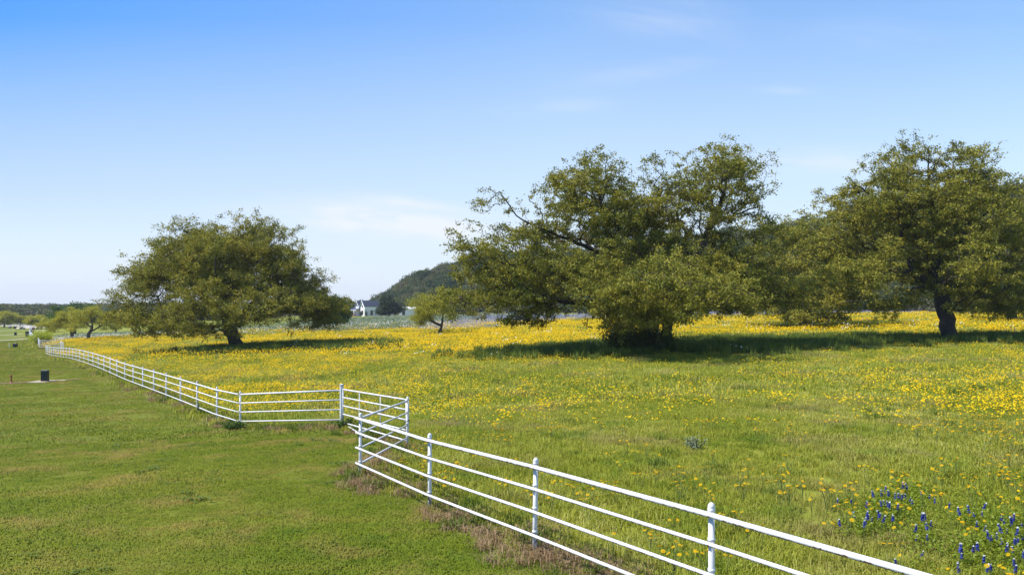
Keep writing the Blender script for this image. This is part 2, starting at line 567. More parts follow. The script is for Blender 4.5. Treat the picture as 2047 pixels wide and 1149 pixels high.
M['red_iron'] = simple_mat('red_paint', (0.20, 0.035, 0.022), (0.28, 0.06, 0.035), 12.0, 0.55)
M['chain'] = simple_mat('dark_steel', (0.05, 0.045, 0.045), (0.10, 0.09, 0.085), 30.0, 0.5, metal=0.6)
M['house_white'] = simple_mat('white_siding', (0.80, 0.80, 0.79), (0.86, 0.86, 0.85), 0.8, 0.7)
M['house_stone'] = simple_mat('limewashed_stone', (0.68, 0.63, 0.57), (0.80, 0.75, 0.69), 1.6, 0.85)
M['roof'] = simple_mat('dark_metal_roof', (0.030, 0.036, 0.055), (0.045, 0.052, 0.072), 0.6, 0.5)
M['glass'] = simple_mat('dark_window_glass', (0.03, 0.035, 0.04), (0.05, 0.055, 0.06), 0.5, 0.12, spec=0.6)
M['wood'] = simple_mat('brown_wood', (0.16, 0.07, 0.04), (0.22, 0.10, 0.06), 5.0, 0.7)
M['dark_trim'] = simple_mat('dark_trim', (0.035, 0.03, 0.03), (0.05, 0.045, 0.04), 4.0, 0.6)
M['stone'] = simple_mat('grey_rock', (0.09, 0.085, 0.08), (0.18, 0.17, 0.15), 3.0, 0.9, 0.6)
M['white_plastic'] = simple_mat('white_plastic', (0.7, 0.7, 0.68), (0.78, 0.78, 0.76), 5.0, 0.5)

# ------------------------------------------------------------------ the fence line: divides lawn (left) from meadow (right)
NEAR = [(-1.34 + 1.635 * n, 12.6 - 2.564 * n) for n in range(-1, 6)]        # post A first, running towards the camera
A_, F_, E_ = np.array(NEAR[0]), np.array((-2.53, 18.7)), np.array((-5.13, 23.3))
FAR = [(-8.96 - 1.733 * n, 25.5 + 2.51 * n) for n in range(0, 30)]          # post B first
B_ = np.array(FAR[0])
C_ = np.array(FAR[-1])
_ab = complex(*(B_ - A_))
_cd = 11.9 * complex(-0.568, 0.823)
_rot = _cd / _ab


def rec(p):
    z = complex(*(np.array(p) - A_)) * _rot
    return C_ + np.array((z.real, z.imag))


D_, F2_, E2_ = rec(B_), rec(F_), rec(E_)
_tail = [((px - 1023.5) / F_PX * d, d) for px, d in ((73, 122), (66, 150), (59, 188), (61, 214), (66, 236), (59, 262), (45, 288), (10, 302), (-60, 312))]
TAIL = [tuple(D_)]
for p in _tail:                                                          # posts about every 3 m
    q = np.array(TAIL[-1])
    p = np.array(p)
    L = np.linalg.norm(p - q)
    k = max(1, int(round(L / 3.4)))
    for i in range(1, k + 1):
        TAIL.append(tuple(q + (p - q) * i / k))
LINE = np.array([(12.0, -8.3)] + NEAR[::-1] + [tuple(F_), tuple(E_)] + FAR + [tuple(F2_), tuple(E2_)] + TAIL)
MEADOW_POLY = np.vstack([LINE, [(-320, 330), (-320, 700), (900, 700), (900, -200), (40, -60)]])


def in_meadow(x, y):
    x = np.asarray(x, float)
    y = np.asarray(y, float)
    ins = np.zeros(x.shape, bool)
    P = MEADOW_POLY
    j = len(P) - 1
    for i in range(len(P)):
        xi, yi = P[i]
        xj, yj = P[j]
        if yi != yj:
            cnd = ((yi > y) != (yj > y)) & (x < (xj - xi) * (y - yi) / (yj - yi) + xi)
            ins ^= cnd
        j = i
    return ins


def fence_dist(x, y):
    x = np.asarray(x, float)
    y = np.asarray(y, float)
    best = np.full(x.shape, 1e9)
    for a, b in zip(LINE[:-1], LINE[1:]):
        ab = b - a
        t = np.clip(((x - a[0]) * ab[0] + (y - a[1]) * ab[1]) / max(1e-9, ab @ ab), 0, 1)
        best = np.minimum(best, np.hypot(x - a[0] - t * ab[0], y - a[1] - t * ab[1]))
    return best


# ------------------------------------------------------------------ ground sheet
def axis(lo, hi, step, growth):
    o = [0.0]
    s = step
    while o[-1] < hi:
        o.append(o[-1] + s)
        if o[-1] > 24:
            s *= growth
    n = [0.0]
    s = step
    while n[-1] > lo:
        n.append(n[-1] - s)
        if n[-1] < -24:
            s *= growth
    return np.array(n[:0:-1] + o)


def grid_faces(nx, ny):
    i = np.arange(nx * ny).reshape(ny, nx)
    return np.stack([i[:-1, :-1], i[:-1, 1:], i[1:, 1:], i[1:, :-1]], -1).reshape(-1, 4)


gx = axis(-5000, 5000, 0.45, 1.045)
gy = axis(-80, 8000, 0.45, 1.045)
XX, YY = np.meshgrid(gx, gy)
ZZ = terrain(XX, YY)
zone = in_meadow(XX, YY).astype(float)
fd = fence_dist(XX, YY)
zone_f = np.where(zone > 0.5, np.clip(0.5 + fd / 1.2, 0, 1), np.clip(0.5 - fd / 1.2, 0, 1))
strip = np.clip(1 - fd / 0.75, 0, 1)


def ground_mat():
    m, b, o = new_mat('turf_ground')
    geo = b.node('ShaderNodeNewGeometry')
    P = geo.outputs['Position']
    za = b.node('ShaderNodeAttribute', attribute_name='zone').outputs['Fac']
    sa = b.node('ShaderNodeAttribute', attribute_name='strip').outputs['Fac']
    fine = b.noise(P, 14.0, 6.0, 0.7)
    mid = b.noise(P, 1.3, 5.0, 0.65)
    big = b.noise(P, 0.18, 4.0, 0.6)
    f = b.math('ADD', b.math('MULTIPLY', fine, 0.4), b.math('ADD', b.math('MULTIPLY', mid, 0.35), b.math('MULTIPLY', big, 0.25)))
    lawn = b.ramp(f, [(0.30, (0.06, 0.08, 0.010)), (0.48, (0.115, 0.14, 0.013)), (0.60, (0.165, 0.18, 0.020)), (0.72, (0.24, 0.20, 0.06))])
    mead = b.ramp(f, [(0.30, (0.11, 0.125, 0.016)), (0.48, (0.19, 0.205, 0.024)), (0.60, (0.25, 0.245, 0.04)), (0.72, (0.32, 0.26, 0.10))])
    c = b.mix(za, lawn, mead)
    n4 = b.noise(P, 0.75, 5.0, 0.6)
    c = b.mix(b.math('MULTIPLY', b.remap(n4, 0.58, 0.76), 0.5), c, (0.21, 0.15, 0.075))
    c = b.mix(b.math('MULTIPLY', sa, b.remap(b.noise(P, 2.2, 4.0, 0.6), 0.32, 0.55)), c, (0.17, 0.12, 0.075))
    p = b.node('ShaderNodeBsdfPrincipled')
    b.l.new(c, p.inputs['Base Color'])
    p.inputs['Roughness'].default_value = 0.95
    p.inputs['Specular IOR Level'].default_value = 0.1
    bp = b.node('ShaderNodeBump')
    bp.inputs['Strength'].default_value = 0.8
    bp.inputs['Distance'].default_value = 0.06
    b.l.new(f, bp.inputs['Height'])
    b.l.new(bp.outputs[0], p.inputs['Normal'])
    b.l.new(p.outputs[0], o.inputs['Surface'])
    return m


M['ground'] = ground_mat()
gme = mesh_np('ground', np.stack([XX, YY, ZZ], -1).reshape(-1, 3), grid_faces(len(gx), len(gy)),
              {'zone': zone_f.ravel(), 'strip': strip.ravel()}, smooth=True)
g = link('ground', gme, [M['ground']])
tag(g, kind='structure')

# the wooded hill rising out of the plain on the right
us = np.linspace(H_U[0] - 0.02, H_U[-1], 170)
ds = np.concatenate([np.linspace(150, 560, 110), np.linspace(570, 1200, 24)])
UU, DD = np.meshgrid(us, ds)
HX, HY = UU * DD, DD
HZ = terrain(HX, HY) + hill_h(HX, HY) - 0.35
M['hill'] = simple_mat('hill_soil', (0.05, 0.055, 0.02), (0.10, 0.095, 0.04), 0.2, 0.95)
hl = link('hill', mesh_np('hill', np.stack([HX, HY, HZ], -1).reshape(-1, 3), grid_faces(len(us), len(ds)), smooth=True), [M['hill']])
tag(hl, kind='structure')


def land(x, y):
    return np.maximum(terrain(x, y), terrain(x, y) + hill_h(x, y) - 0.35)


# ------------------------------------------------------------------ scatter by geometry nodes (ground cover only)
def scatter_group():
    ng = bpy.data.node_groups.new('scatter', 'GeometryNodeTree')
    ng.interface.new_socket('Geometry', in_out='INPUT', socket_type='NodeSocketGeometry')
    ng.interface.new_socket('Collection', in_out='INPUT', socket_type='NodeSocketCollection')
    ng.interface.new_socket('Geometry', in_out='OUTPUT', socket_type='NodeSocketGeometry')
    n = ng.nodes
    gi = n.new('NodeGroupInput')
    go = n.new('NodeGroupOutput')
    ci = n.new('GeometryNodeCollectionInfo')
    ci.inputs['Separate Children'].default_value = True
    ci.inputs['Reset Children'].default_value = True
    iop = n.new('GeometryNodeInstanceOnPoints')
    iop.inputs['Pick Instance'].default_value = True

    def na(nm, ty):
        a = n.new('GeometryNodeInputNamedAttribute')
        a.data_type = ty
        a.inputs['Name'].default_value = nm
        return a.outputs['Attribute']
    l = ng.links
    l.new(gi.outputs['Geometry'], iop.inputs['Points'])
    l.new(gi.outputs['Collection'], ci.inputs['Collection'])
    l.new(ci.outputs[0], iop.inputs['Instance'])
    l.new(na('idx', 'INT'), iop.inputs['Instance Index'])
    l.new(na('rot', 'FLOAT_VECTOR'), iop.inputs['Rotation'])
    l.new(na('scl', 'FLOAT_VECTOR'), iop.inputs['Scale'])
    l.new(iop.outputs[0], go.inputs[0])
    return ng


SC = scatter_group()


def templates(name, meshes, mats):
    c = bpy.data.collections.new(name)
    for i, me in enumerate(meshes):
        for m in mats:
            me.materials.append(m)
        o = bpy.data.objects.new('%s_%02d' % (name, i), me)
        c.objects.link(o)
    return c


def scatter(name, pts, coll, rng, label, cat, smin=0.8, smax=1.2, tilt=0.0, zs=None, scl=None):
    n = len(pts)
    me = bpy.data.meshes.new(name)
    me.vertices.add(n)
    me.vertices.foreach_set('co', np.asarray(pts, np.float32).ravel())
    k = len(coll.objects)
    a = me.attributes.new('idx', 'INT', 'POINT')
    a.data.foreach_set('value', rng.integers(0, k, n).astype(np.int32))
    rot = np.stack([rng.normal(0, 1, n) * tilt, rng.normal(0, 1, n) * tilt, rng.uniform(0, 6.283, n)], -1)
    a = me.attributes.new('rot', 'FLOAT_VECTOR', 'POINT')
    a.data.foreach_set('vector', rot.astype(np.float32).ravel())
    s = rng.uniform(smin, smax, n) if scl is None else np.asarray(scl)
    s3 = np.stack([s, s, s * (rng.uniform(0.85, 1.15, n) if zs is None else zs)], -1)
    a = me.attributes.new('scl', 'FLOAT_VECTOR', 'POINT')
    a.data.foreach_set('vector', s3.astype(np.float32).ravel())
    o = bpy.data.objects.new(name, me)
    col.objects.link(o)
    md = o.modifiers.new('scatter', 'NODES')
    md.node_group = SC
    for it in SC.interface.items_tree:
        if it.name == 'Collection':
            md[it.identifier] = coll
    tag(o, label, cat, kind='stuff')
    return o


def blades(rng, n, rad, hmin, hmax, wid, bend=0.5, clump=0, flat=0.0):
    """n grass blades of three triangles each over a disc"""
    if clump:
        cx = rng.uniform(-1, 1, (clump, 2)) * rad * 0.8
        ci = rng.integers(0, clump, n)
        xy = cx[ci] + rng.normal(0, rad * 0.16, (n, 2))
    else:
        r = rad * np.sqrt(rng.uniform(0, 1, n))
        th = rng.uniform(0, 6.283, n)
        xy = np.stack([r * np.cos(th), r * np.sin(th)], -1)
    h = rng.uniform(hmin, hmax, n) * (0.7 + 0.3 * rng.uniform(0, 1, n))
    ang = rng.uniform(0, 6.283, n)
    dirx, diry = np.cos(ang), np.sin(ang)
    wx, wy = -diry * wid / 2, dirx * wid / 2
    lean = h * (rng.uniform(0.1, 1.0, n) * bend + flat)
    V = np.zeros((n, 5, 3))
    bx, by = xy[:, 0], xy[:, 1]
    V[:, 0] = np.stack([bx - wx, by - wy, np.full(n, -0.02)], -1)
    V[:, 1] = np.stack([bx + wx, by + wy, np.full(n, -0.02)], -1)
    mx, my, mz = bx + dirx * lean * 0.35, by + diry * lean * 0.35, h * 0.6
    V[:, 2] = np.stack([mx + wx * 0.8, my + wy * 0.8, mz], -1)
    V[:, 3] = np.stack([mx - wx * 0.8, my - wy * 0.8, mz], -1)
    V[:, 4] = np.stack([bx + dirx * lean, by + diry * lean, h * (1 - 0.25 * bend)], -1)
    b = np.arange(n)[:, None] * 5
    F = np.concatenate([b + np.array([0, 1, 2]), b + np.array([0, 2, 3]), b + np.array([3, 2, 4])])
    val = np.repeat(rng.uniform(0, 1, n), 5)
    return V.reshape(-1, 3), F, val


def leaf_quads(rng, pos, size, asp=0.55, upbias=0.5, val=None):
    """rhombic leaves at pos"""
    n = len(pos)
    nrm = rng.normal(0, 1, (n, 3))
    nrm[:, 2] += upbias * np.sign(rng.uniform(-0.2, 1, n))
    nrm /= np.linalg.norm(nrm, axis=1)[:, None]
    a = np.cross(nrm, rng.normal(0, 1, (n, 3)))
    a /= np.linalg.norm(a, axis=1)[:, None] + 1e-9
    b = np.cross(nrm, a)
    s = (size * rng.uniform(0.65, 1.35, n))[:, None]
    V = np.stack([pos - a * s * 0.5, pos - b * s * asp * 0.5 - a * s * 0.05, pos + a * s * 0.5, pos + b * s * asp * 0.5 - a * s * 0.05], 1)
    F = np.arange(n * 4).reshape(n, 4)
    val = rng.uniform(0, 1, n) if val is None else val
    return V.reshape(-1, 3), F, np.repeat(val, 4)


def joinnp(parts):
    V, Fs, A = [], [], []
    b = 0
    for v_, f_, a_ in parts:
        V.append(v_)
        Fs.append(np.asarray(f_) + b)
        A.append(a_)
        b += len(v_)
    return np.concatenate(V), Fs, np.concatenate(A)


rng = np.random.default_rng(7)


def proj(x, y, z):
    return 1023.5 + F_PX * x / np.maximum(y, 0.1), 608 - F_PX * (z - CAMZ) / np.maximum(y, 0.1)


def jgrid(d0, d1, step, umin=-0.74, umax=0.74, margin=2.5):
    """jittered points covering the view between two distances, with a margin to the sides"""
    X0, X1 = min(umin * d0, umin * d1) - margin, max(umax * d0, umax * d1) + margin
    xs = np.arange(X0, X1, step)
    ys = np.arange(d0, d1, step)
    x, y = np.meshgrid(xs, ys)
    x = x.ravel() + rng.uniform(-0.5, 0.5, x.size) * step
    y = y.ravel() + rng.uniform(-0.5, 0.5, y.size) * step
    k = (x > umin * y - margin) & (x < umax * y + margin)
    return x[k], y[k]


def snoise(x, y, s, seed):
    """cheap smooth noise 0..1"""
    r_ = np.random.default_rng(seed)
    o = np.zeros_like(x)
    amp = 0
    for k in range(9):
        a = r_.uniform(0, 6.283)
        fr = s * (0.6 + 1.6 * r_.uniform())
        am = 1.0 / (0.6 + fr / s)
        o += am * np.sin((x * math.cos(a) + y * math.sin(a)) * fr + r_.uniform(0, 6.283) + 1.2 * np.sin((x * math.sin(a) - y * math.cos(a)) * fr * 0.6 + r_.uniform(0, 6.283)))
        amp += am * am
    return 0.5 + 0.5 * np.clip(o / (1.6 * math.sqrt(amp)), -1, 1)


# --- lawn
def mk(n, *a, **k):
    ms = []
    for i in range(n):
        V, Fc, val = blades(rng, *a, **k)
        ms.append(mesh_np('blade_patch', V, Fc, {'v': val}))
    return ms


t_lawn = templates('lawn_patch', mk(6, 460, 0.36, 0.014, 0.046, 0.011, bend=1.8, clump=46), [M['lawn']])
t_lawn2 = templates('lawn_patch_far', mk(4, 560, 0.95, 0.015, 0.045, 0.022, bend=1.8, clump=80), [M['lawn']])
x, y = jgrid(4.5, 22, 0.36)
k = ~in_meadow(x, y)
x1, y1 = x[k], y[k]
scatter('lawn_grass', np.stack([x1, y1, terrain(x1, y1)], -1), t_lawn, rng, 'short mown lawn grass on the near left of the white fence', 'grass', 0.8, 1.35,
        scl=0.8 + 0.7 * snoise(x1, y1, 0.9, 3))
x, y = jgrid(22, 75, 0.95)
k = ~in_meadow(x, y)
x1, y1 = x[k], y[k]
scatter('lawn_grass', np.stack([x1, y1, terrain(x1, y1)], -1), t_lawn2, rng, 'farther mown lawn grass around the dark green utility box', 'grass', 0.8, 1.3)

t_lawn3 = templates('lawn_patch_farthest', mk(4, 620, 2.2, 0.04, 0.09, 0.05, bend=1.8, clump=110), [M['lawn']])
x, y = jgrid(75, 150, 2.1, -0.76, -0.5)
k = ~in_meadow(x, y)
x1, y1 = x[k], y[k]
scatter('lawn_grass', np.stack([x1, y1, terrain(x1, y1) + 0.02], -1), t_lawn3, rng, 'farthest strip of mown lawn grass left of the long fence', 'grass', 0.8, 1.3)

# --- meadow grass
t_m1 = templates('meadow_patch', mk(6, 300, 0.40, 0.07, 0.30, 0.011, bend=1.1, clump=24), [M['meadow']])
t_m2 = templates('meadow_patch_mid', mk(5, 330, 1.0, 0.12, 0.36, 0.022, bend=0.8, clump=36), [M['meadow']])
t_m3 = templates('meadow_patch_far', mk(4, 380, 2.2, 0.15, 0.42, 0.045, bend=0.7, clump=50), [M['meadow']])
x, y = jgrid(5, 27, 0.40)
k = in_meadow(x, y)
x, y = x[k], y[k]
sc_ = 0.6 + 0.6 * snoise(x, y, 0.6, 11)
sc_ *= np.where(fence_dist(x, y) < 0.5, 0.75, 1)
scatter('meadow_grass', np.stack([x, y, terrain(x, y)], -1), t_m1, rng, 'tall green and straw coloured meadow grass behind the near white rails', 'grass', scl=sc_)
x, y = jgrid(27, 72, 1.0)
k = in_meadow(x, y)
x, y = x[k], y[k]
scatter('meadow_grass', np.stack([x, y, terrain(x, y)], -1), t_m2, rng, 'meadow grass in the middle distance around the oak trunks', 'grass', scl=0.65 + 0.55 * snoise(x, y, 0.4, 12))
x, y = jgrid(72, 150, 2.1)
k = in_meadow(x, y)
x, y = x[k], y[k]
scatter('meadow_grass', np.stack([x, y, terrain(x, y)], -1), t_m3, rng, 'meadow grass under the solid yellow flower bands beyond the oaks', 'grass', 0.7, 1.1)

# small broad-leaved weeds in the lawn
x, y = jgrid(6, 26, 0.9)
k = (~in_meadow(x, y)) & (snoise(x, y, 0.8, 61) > 0.55)
x, y = x[k], y[k]


def rosette(n, rad):
    p = np.stack([rng.normal(0, rad * 0.5, n), rng.normal(0, rad * 0.5, n), rng.uniform(0.025, 0.06, n)], -1)
    V, Fc, a = leaf_quads(rng, p, rad * 0.5, 0.45, 3.0)
    return mesh_np('rosette', V, Fc, {'v': a})


t_ros = templates('lawn_weed', [rosette(n_, r_) for n_, r_ in ((16, 0.07), (24, 0.12), (34, 0.16), (20, 0.10))], [M['lush']])
scatter('lawn_weeds', np.stack([x, y, terrain(x, y)], -1), t_ros, rng, 'small broad-leaved weeds pressed flat in the mown lawn', 'weeds', 0.6, 1.3)

# --- dry and rank grass along the fence foot
t_dry = templates('dry_patch', mk(4, 150, 0.30, 0.06, 0.26, 0.009, bend=1.5, clump=9), [M['dry']])
t_rank = templates('rank_patch', mk(4, 130, 0.28, 0.10, 0.32, 0.016, bend=1.0, clump=8), [M['lush']])
pd, pr = [], []
for a, b in zip(LINE[:-1], LINE[1:]):
    if a[1] > 110:
        break
    ab = b - a
    L = np.linalg.norm(ab)
    nrm = np.array((-ab[1], ab[0])) / L
    gate = (abs(a - F_).sum() < 1e-6) or (abs(a - F2_).sum() < 1e-6)
    n_ = int(L * (11 if a[1] < 16 else (6 if a[1] < 40 else 3)))
    for i in range(n_):
        p = a + ab * rng.uniform() + nrm * rng.normal(0.0, 0.26)
        (pd if rng.uniform() < 0.64 else pr).append(p)
pd, pr = np.array(pd), np.array(pr)
kd = (snoise(pd[:, 0], pd[:, 1], 1.1, 21) > 0.36) | (pd[:, 1] < 14)
pd = pd[kd]
kr = (snoise(pr[:, 0], pr[:, 1], 1.0, 22) > 0.40) & ((pr[:, 1] > 17) | (rng.uniform(0, 1, len(pr)) < 0.4))
pr = pr[kr]
scatter('dry_grass', np.c_[pd, terrain(pd[:, 0], pd[:, 1])], t_dry, rng, 'dead brown grass left standing under the white fence rails', 'grass', 0.7, 1.25)
scatter('rank_grass', np.c_[pr, terrain(pr[:, 0], pr[:, 1])], t_rank, rng, 'rank green weeds growing at the feet of the fence posts', 'weeds', 0.6, 1.2)

# --- tall lush weeds in the shade of the oaks
t_weed = templates('weed_patch', mk(4, 90, 0.40, 0.30, 0.85, 0.030, bend=0.45, clump=10), [M['lush']])
wx_, wy_ = [], []
for px, d, sx, sd, n_ in ((1130, 57, 150, 5, 800), (1200, 60, 60, 3, 260), (1450, 63, 110, 3, 500), (1480, 58, 170, 6, 900), (1700, 62, 130, 5, 500), (1960, 60, 130, 4, 380), (520, 76, 140, 6, 500), (700, 74, 80, 5, 240)):
    dd = d + rng.normal(0, sd * 0.55, n_)
    uu = (px + rng.normal(0, sx * 0.6, n_) - 1023.5) / F_PX
    wx_.append(uu * dd)
    wy_.append(dd)
wx_, wy_ = np.concatenate(wx_), np.concatenate(wy_)
k = in_meadow(wx_, wy_) & (fence_dist(wx_, wy_) > 1.0)
wx_, wy_ = wx_[k], wy_[k]
scatter('shade_weeds', np.stack([wx_, wy_, terrain(wx_, wy_)], -1), t_weed, rng, 'tall dark green weeds in the shade under the oaks', 'weeds', 0.6, 1.3)
# scattered broad tufts in the sunny meadow
x, y = jgrid(6, 40, 1.5)
k = in_meadow(x, y) & (snoise(x, y, 0.5, 33) > 0.60)
x, y = x[k], y[k]
t_tuft = templates('tuft_patch', mk(3, 110, 0.30, 0.12, 0.38, 0.018, bend=0.9), [M['lush']])
scatter('green_tufts', np.stack([x, y, terrain(x, y)], -1), t_tuft, rng, 'darker green leafy tufts scattered through the sunny meadow', 'weeds', 0.5, 1.1)


# --- flowers
def heads(rng, pos, r, sides=7, dome=0.35, tilt=0.45):
    n = len(pos)
    nrm = np.stack([rng.normal(0, tilt, n), rng.normal(0, tilt, n), np.ones(n)], -1)
    nrm /= np.linalg.norm(nrm, axis=1)[:, None]
    a = np.cross(nrm, np.array([0.3, 0.9, 0.1]))
    a /= np.linalg.norm(a, axis=1)[:, None]
    b = np.cross(nrm, a)
    rr = r * rng.uniform(0.75, 1.25, n)
    V = np.zeros((n, sides + 1, 3))
    V[:, 0] = pos + nrm * (rr * dome)[:, None]
    for k_ in range(sides):
        an = 6.283 * k_ / sides
        V[:, k_ + 1] = pos + (a * math.cos(an) + b * math.sin(an)) * rr[:, None] - nrm * (rr * 0.25)[:, None]
    base = np.arange(n)[:, None] * (sides + 1)
    Fc = np.concatenate([base + np.array([0, k_ + 1, (k_ + 1) % sides + 1]) for k_ in range(sides)])
    return V.reshape(-1, 3), Fc, np.repeat(rng.uniform(0, 1, n), sides + 1)


def head_patch(n, rad, h0, h1, r, **kw):
    rr = rad * np.sqrt(rng.uniform(0, 1, n))
    th = rng.uniform(0, 6.283, n)
    p = np.stack([rr * np.cos(th), rr * np.sin(th), rng.uniform(h0, h1, n)], -1)
    V, Fc, a = heads(rng, p, r, **kw)
    return mesh_np('flower_patch', V, Fc, {'v': a})


t_y = templates('yellow_clump', [head_patch(n_, 0.34, 0.20, 0.42, 0.026) for n_ in (5, 7, 9, 6, 4)], [M['yellow']])
t_yf = templates('yellow_clump_far', [head_patch(26, 1.0, 0.22, 0.48, 0.042, dome=0.6) for n_ in range(5)], [M['yellow']])
t_w = templates('white_clump', [head_patch(n_, 0.5, 0.35, 0.75, 0.055, dome=0.5) for n_ in (3, 5, 4)], [M['white_petal']])

PYS = np.array([628, 635, 650, 665, 680, 700, 720, 740, 760, 790, 830, 880, 950, 1050, 1149])
PXS = np.array([150, 400, 700, 1000, 1300, 1600, 1900, 2047])
COV = np.array([
    [0, 0, 0, 0, .2, .3, .5, .6],
    [0, 0, 0, .05, .8, .9, .9, .9],
    [0, 0, .15, .85, .95, .95, .9, .9],
    [.1, .25, .7, .95, .9, .8, .75, .75],
    [1, .7, .6, .9, .5, .2, .25, .35],
    [.40, .22, .5, .85, .03, .02, .12, .25],
    [.3, .32, .50, .35, .03, .03, .22, .30],
    [.25, .36, .38, .12, .10, .12, .30, .30],
    [.35, .4, .30, .16, .20, .18, .25, .30],
    [.35, .42, .38, .16, .14, .16, .25, .42],
    [.18, .25, .26, .09, .10, .10, .14, .34],
    [.08, .1, .10, .07, .10, .08, .11, .45],
    [0, 0, .04, .04, .09, .07, .13, .32],
    [0, 0, .02, .02, .03, .04, .07, .10],
    [0, 0, .02, .02, .03, .04, .06, .08]])


def coverage(px, py):
    i = np.clip(np.searchsorted(PYS, py) - 1, 0, len(PYS) - 2)
    j = np.clip(np.searchsorted(PXS, px) - 1, 0, len(PXS) - 2)
    fy = np.clip((py - PYS[i]) / (PYS[i + 1] - PYS[i]), 0, 1)
    fx = np.clip((px - PXS[j]) / (PXS[j + 1] - PXS[j]), 0, 1)
    return (COV[i, j] * (1 - fx) + COV[i, j + 1] * fx) * (1 - fy) + (COV[i + 1, j] * (1 - fx) + COV[i + 1, j + 1] * fx) * fy


def flower_points(d0, d1, per_m2_full, heads_per, head_cm2, sharp, umin=-0.72, umax=0.74):
    area = (umax - umin) * (d1 * d1 - d0 * d0) / 2
    n = int(area * per_m2_full)
    d = np.sqrt(rng.uniform(d0 * d0, d1 * d1, n))
    x = rng.uniform(umin, umax, n) * d
    z = terrain(x, d)
    px, py = proj(x, d, z)
    c = coverage(px, py)
    ns = 0.40 * snoise(x, d * 0.6, 0.55, 41) + 0.28 * snoise(x, d, 1.9, 42) + 0.32 * snoise(x * 0.22, d + 0.12 * x, 0.55, 44)
    c = c * np.clip((ns - 0.5 + sharp * c * 0.5) * 4 + 0.6, 0.03, 1.9)
    need = c * (CAMZ + 0.1 - z) / d * 1e4 / head_cm2 / heads_per
    k = (rng.uniform(0, 1, n) < need / per_m2_full) & in_meadow(x, d) & (fence_dist(x, d) > 0.45)
    return np.stack([x[k], d[k], z[k]], -1)


NEAR_FLOWERS = flower_points(6.5, 21, 8, 3.0, 13, 0.6)
pf = flower_points(21, 60, 14, 6.2, 13, 0.6)
scatter('yellow_flowers', pf, t_y, rng, 'yellow wildflowers dotted through the middle of the meadow', 'wildflowers', 0.85, 1.2)
pf = flower_points(60, 150, 3.2, 26, 29, 0.75)
scatter('yellow_flowers', pf, t_yf, rng, 'solid bands of yellow wildflowers beyond the shade of the oaks', 'wildflowers', 0.9, 1.2)

# white prickly poppies and pale bluebonnets on the far side of the meadow
def band(specs, seed):
    P = []
    for px, py, d, sx, sd, n_ in specs:
        dd = d + np.clip(rng.normal(0, 1, n_), -1.7, 1.9) * sd
        xx = (px + rng.normal(0, sx, n_) - 1023.5) / F_PX * dd
        P.append(np.stack([xx, dd], -1))
    P = np.concatenate(P)
    P = P[in_meadow(P[:, 0], P[:, 1])]
    return np.c_[P, terrain(P[:, 0], P[:, 1])]


pw = band(((190, 0, 133, 60, 6, 300), (270, 0, 136, 60, 5, 300), (130, 0, 128, 25, 6, 120), (760, 0, 128, 90, 10, 240), (690, 0, 150, 40, 22, 120), (800, 0, 190, 60, 40, 110), (560, 0, 125, 110, 8, 150),
           (850, 0, 115, 60, 8, 60), (1700, 0, 85, 250, 12, 90), (1100, 0, 75, 200, 14, 45)), 1)
scatter('white_poppies', pw, t_w, rng, 'white poppies scattered along the back of the yellow meadow', 'wildflowers', 0.8, 1.3)


def leafy_patch(n, rad, h, size, flat=0.6):
    p = np.stack([rng.normal(0, rad * 0.5, n), rng.normal(0, rad * 0.5, n), np.abs(rng.normal(0.1, h * 0.45, n))], -1)
    V, Fc, a = leaf_quads(rng, p, size, 0.6, flat)
    return mesh_np('leafy_patch', V, Fc, {'v': a})


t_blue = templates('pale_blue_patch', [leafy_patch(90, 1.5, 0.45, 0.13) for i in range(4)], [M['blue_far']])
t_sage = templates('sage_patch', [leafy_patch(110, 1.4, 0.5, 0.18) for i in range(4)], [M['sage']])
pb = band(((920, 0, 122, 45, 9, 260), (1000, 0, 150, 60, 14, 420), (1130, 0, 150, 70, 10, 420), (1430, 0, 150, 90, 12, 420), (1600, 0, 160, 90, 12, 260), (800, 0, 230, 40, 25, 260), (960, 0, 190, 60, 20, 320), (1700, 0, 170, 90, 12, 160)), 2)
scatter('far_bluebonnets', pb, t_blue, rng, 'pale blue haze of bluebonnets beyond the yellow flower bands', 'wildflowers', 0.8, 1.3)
ps = band(((200, 0, 145, 70, 12, 420), (740, 0, 190, 70, 45, 900), (800, 0, 150, 70, 18, 350), (600, 0, 150, 120, 18, 420), (860, 0, 220, 60, 45, 420)), 3)
scatter('poppy_foliage', ps, t_sage, rng, 'grey green poppy foliage between meadow and farmhouse', 'ground cover', 0.8, 1.3)

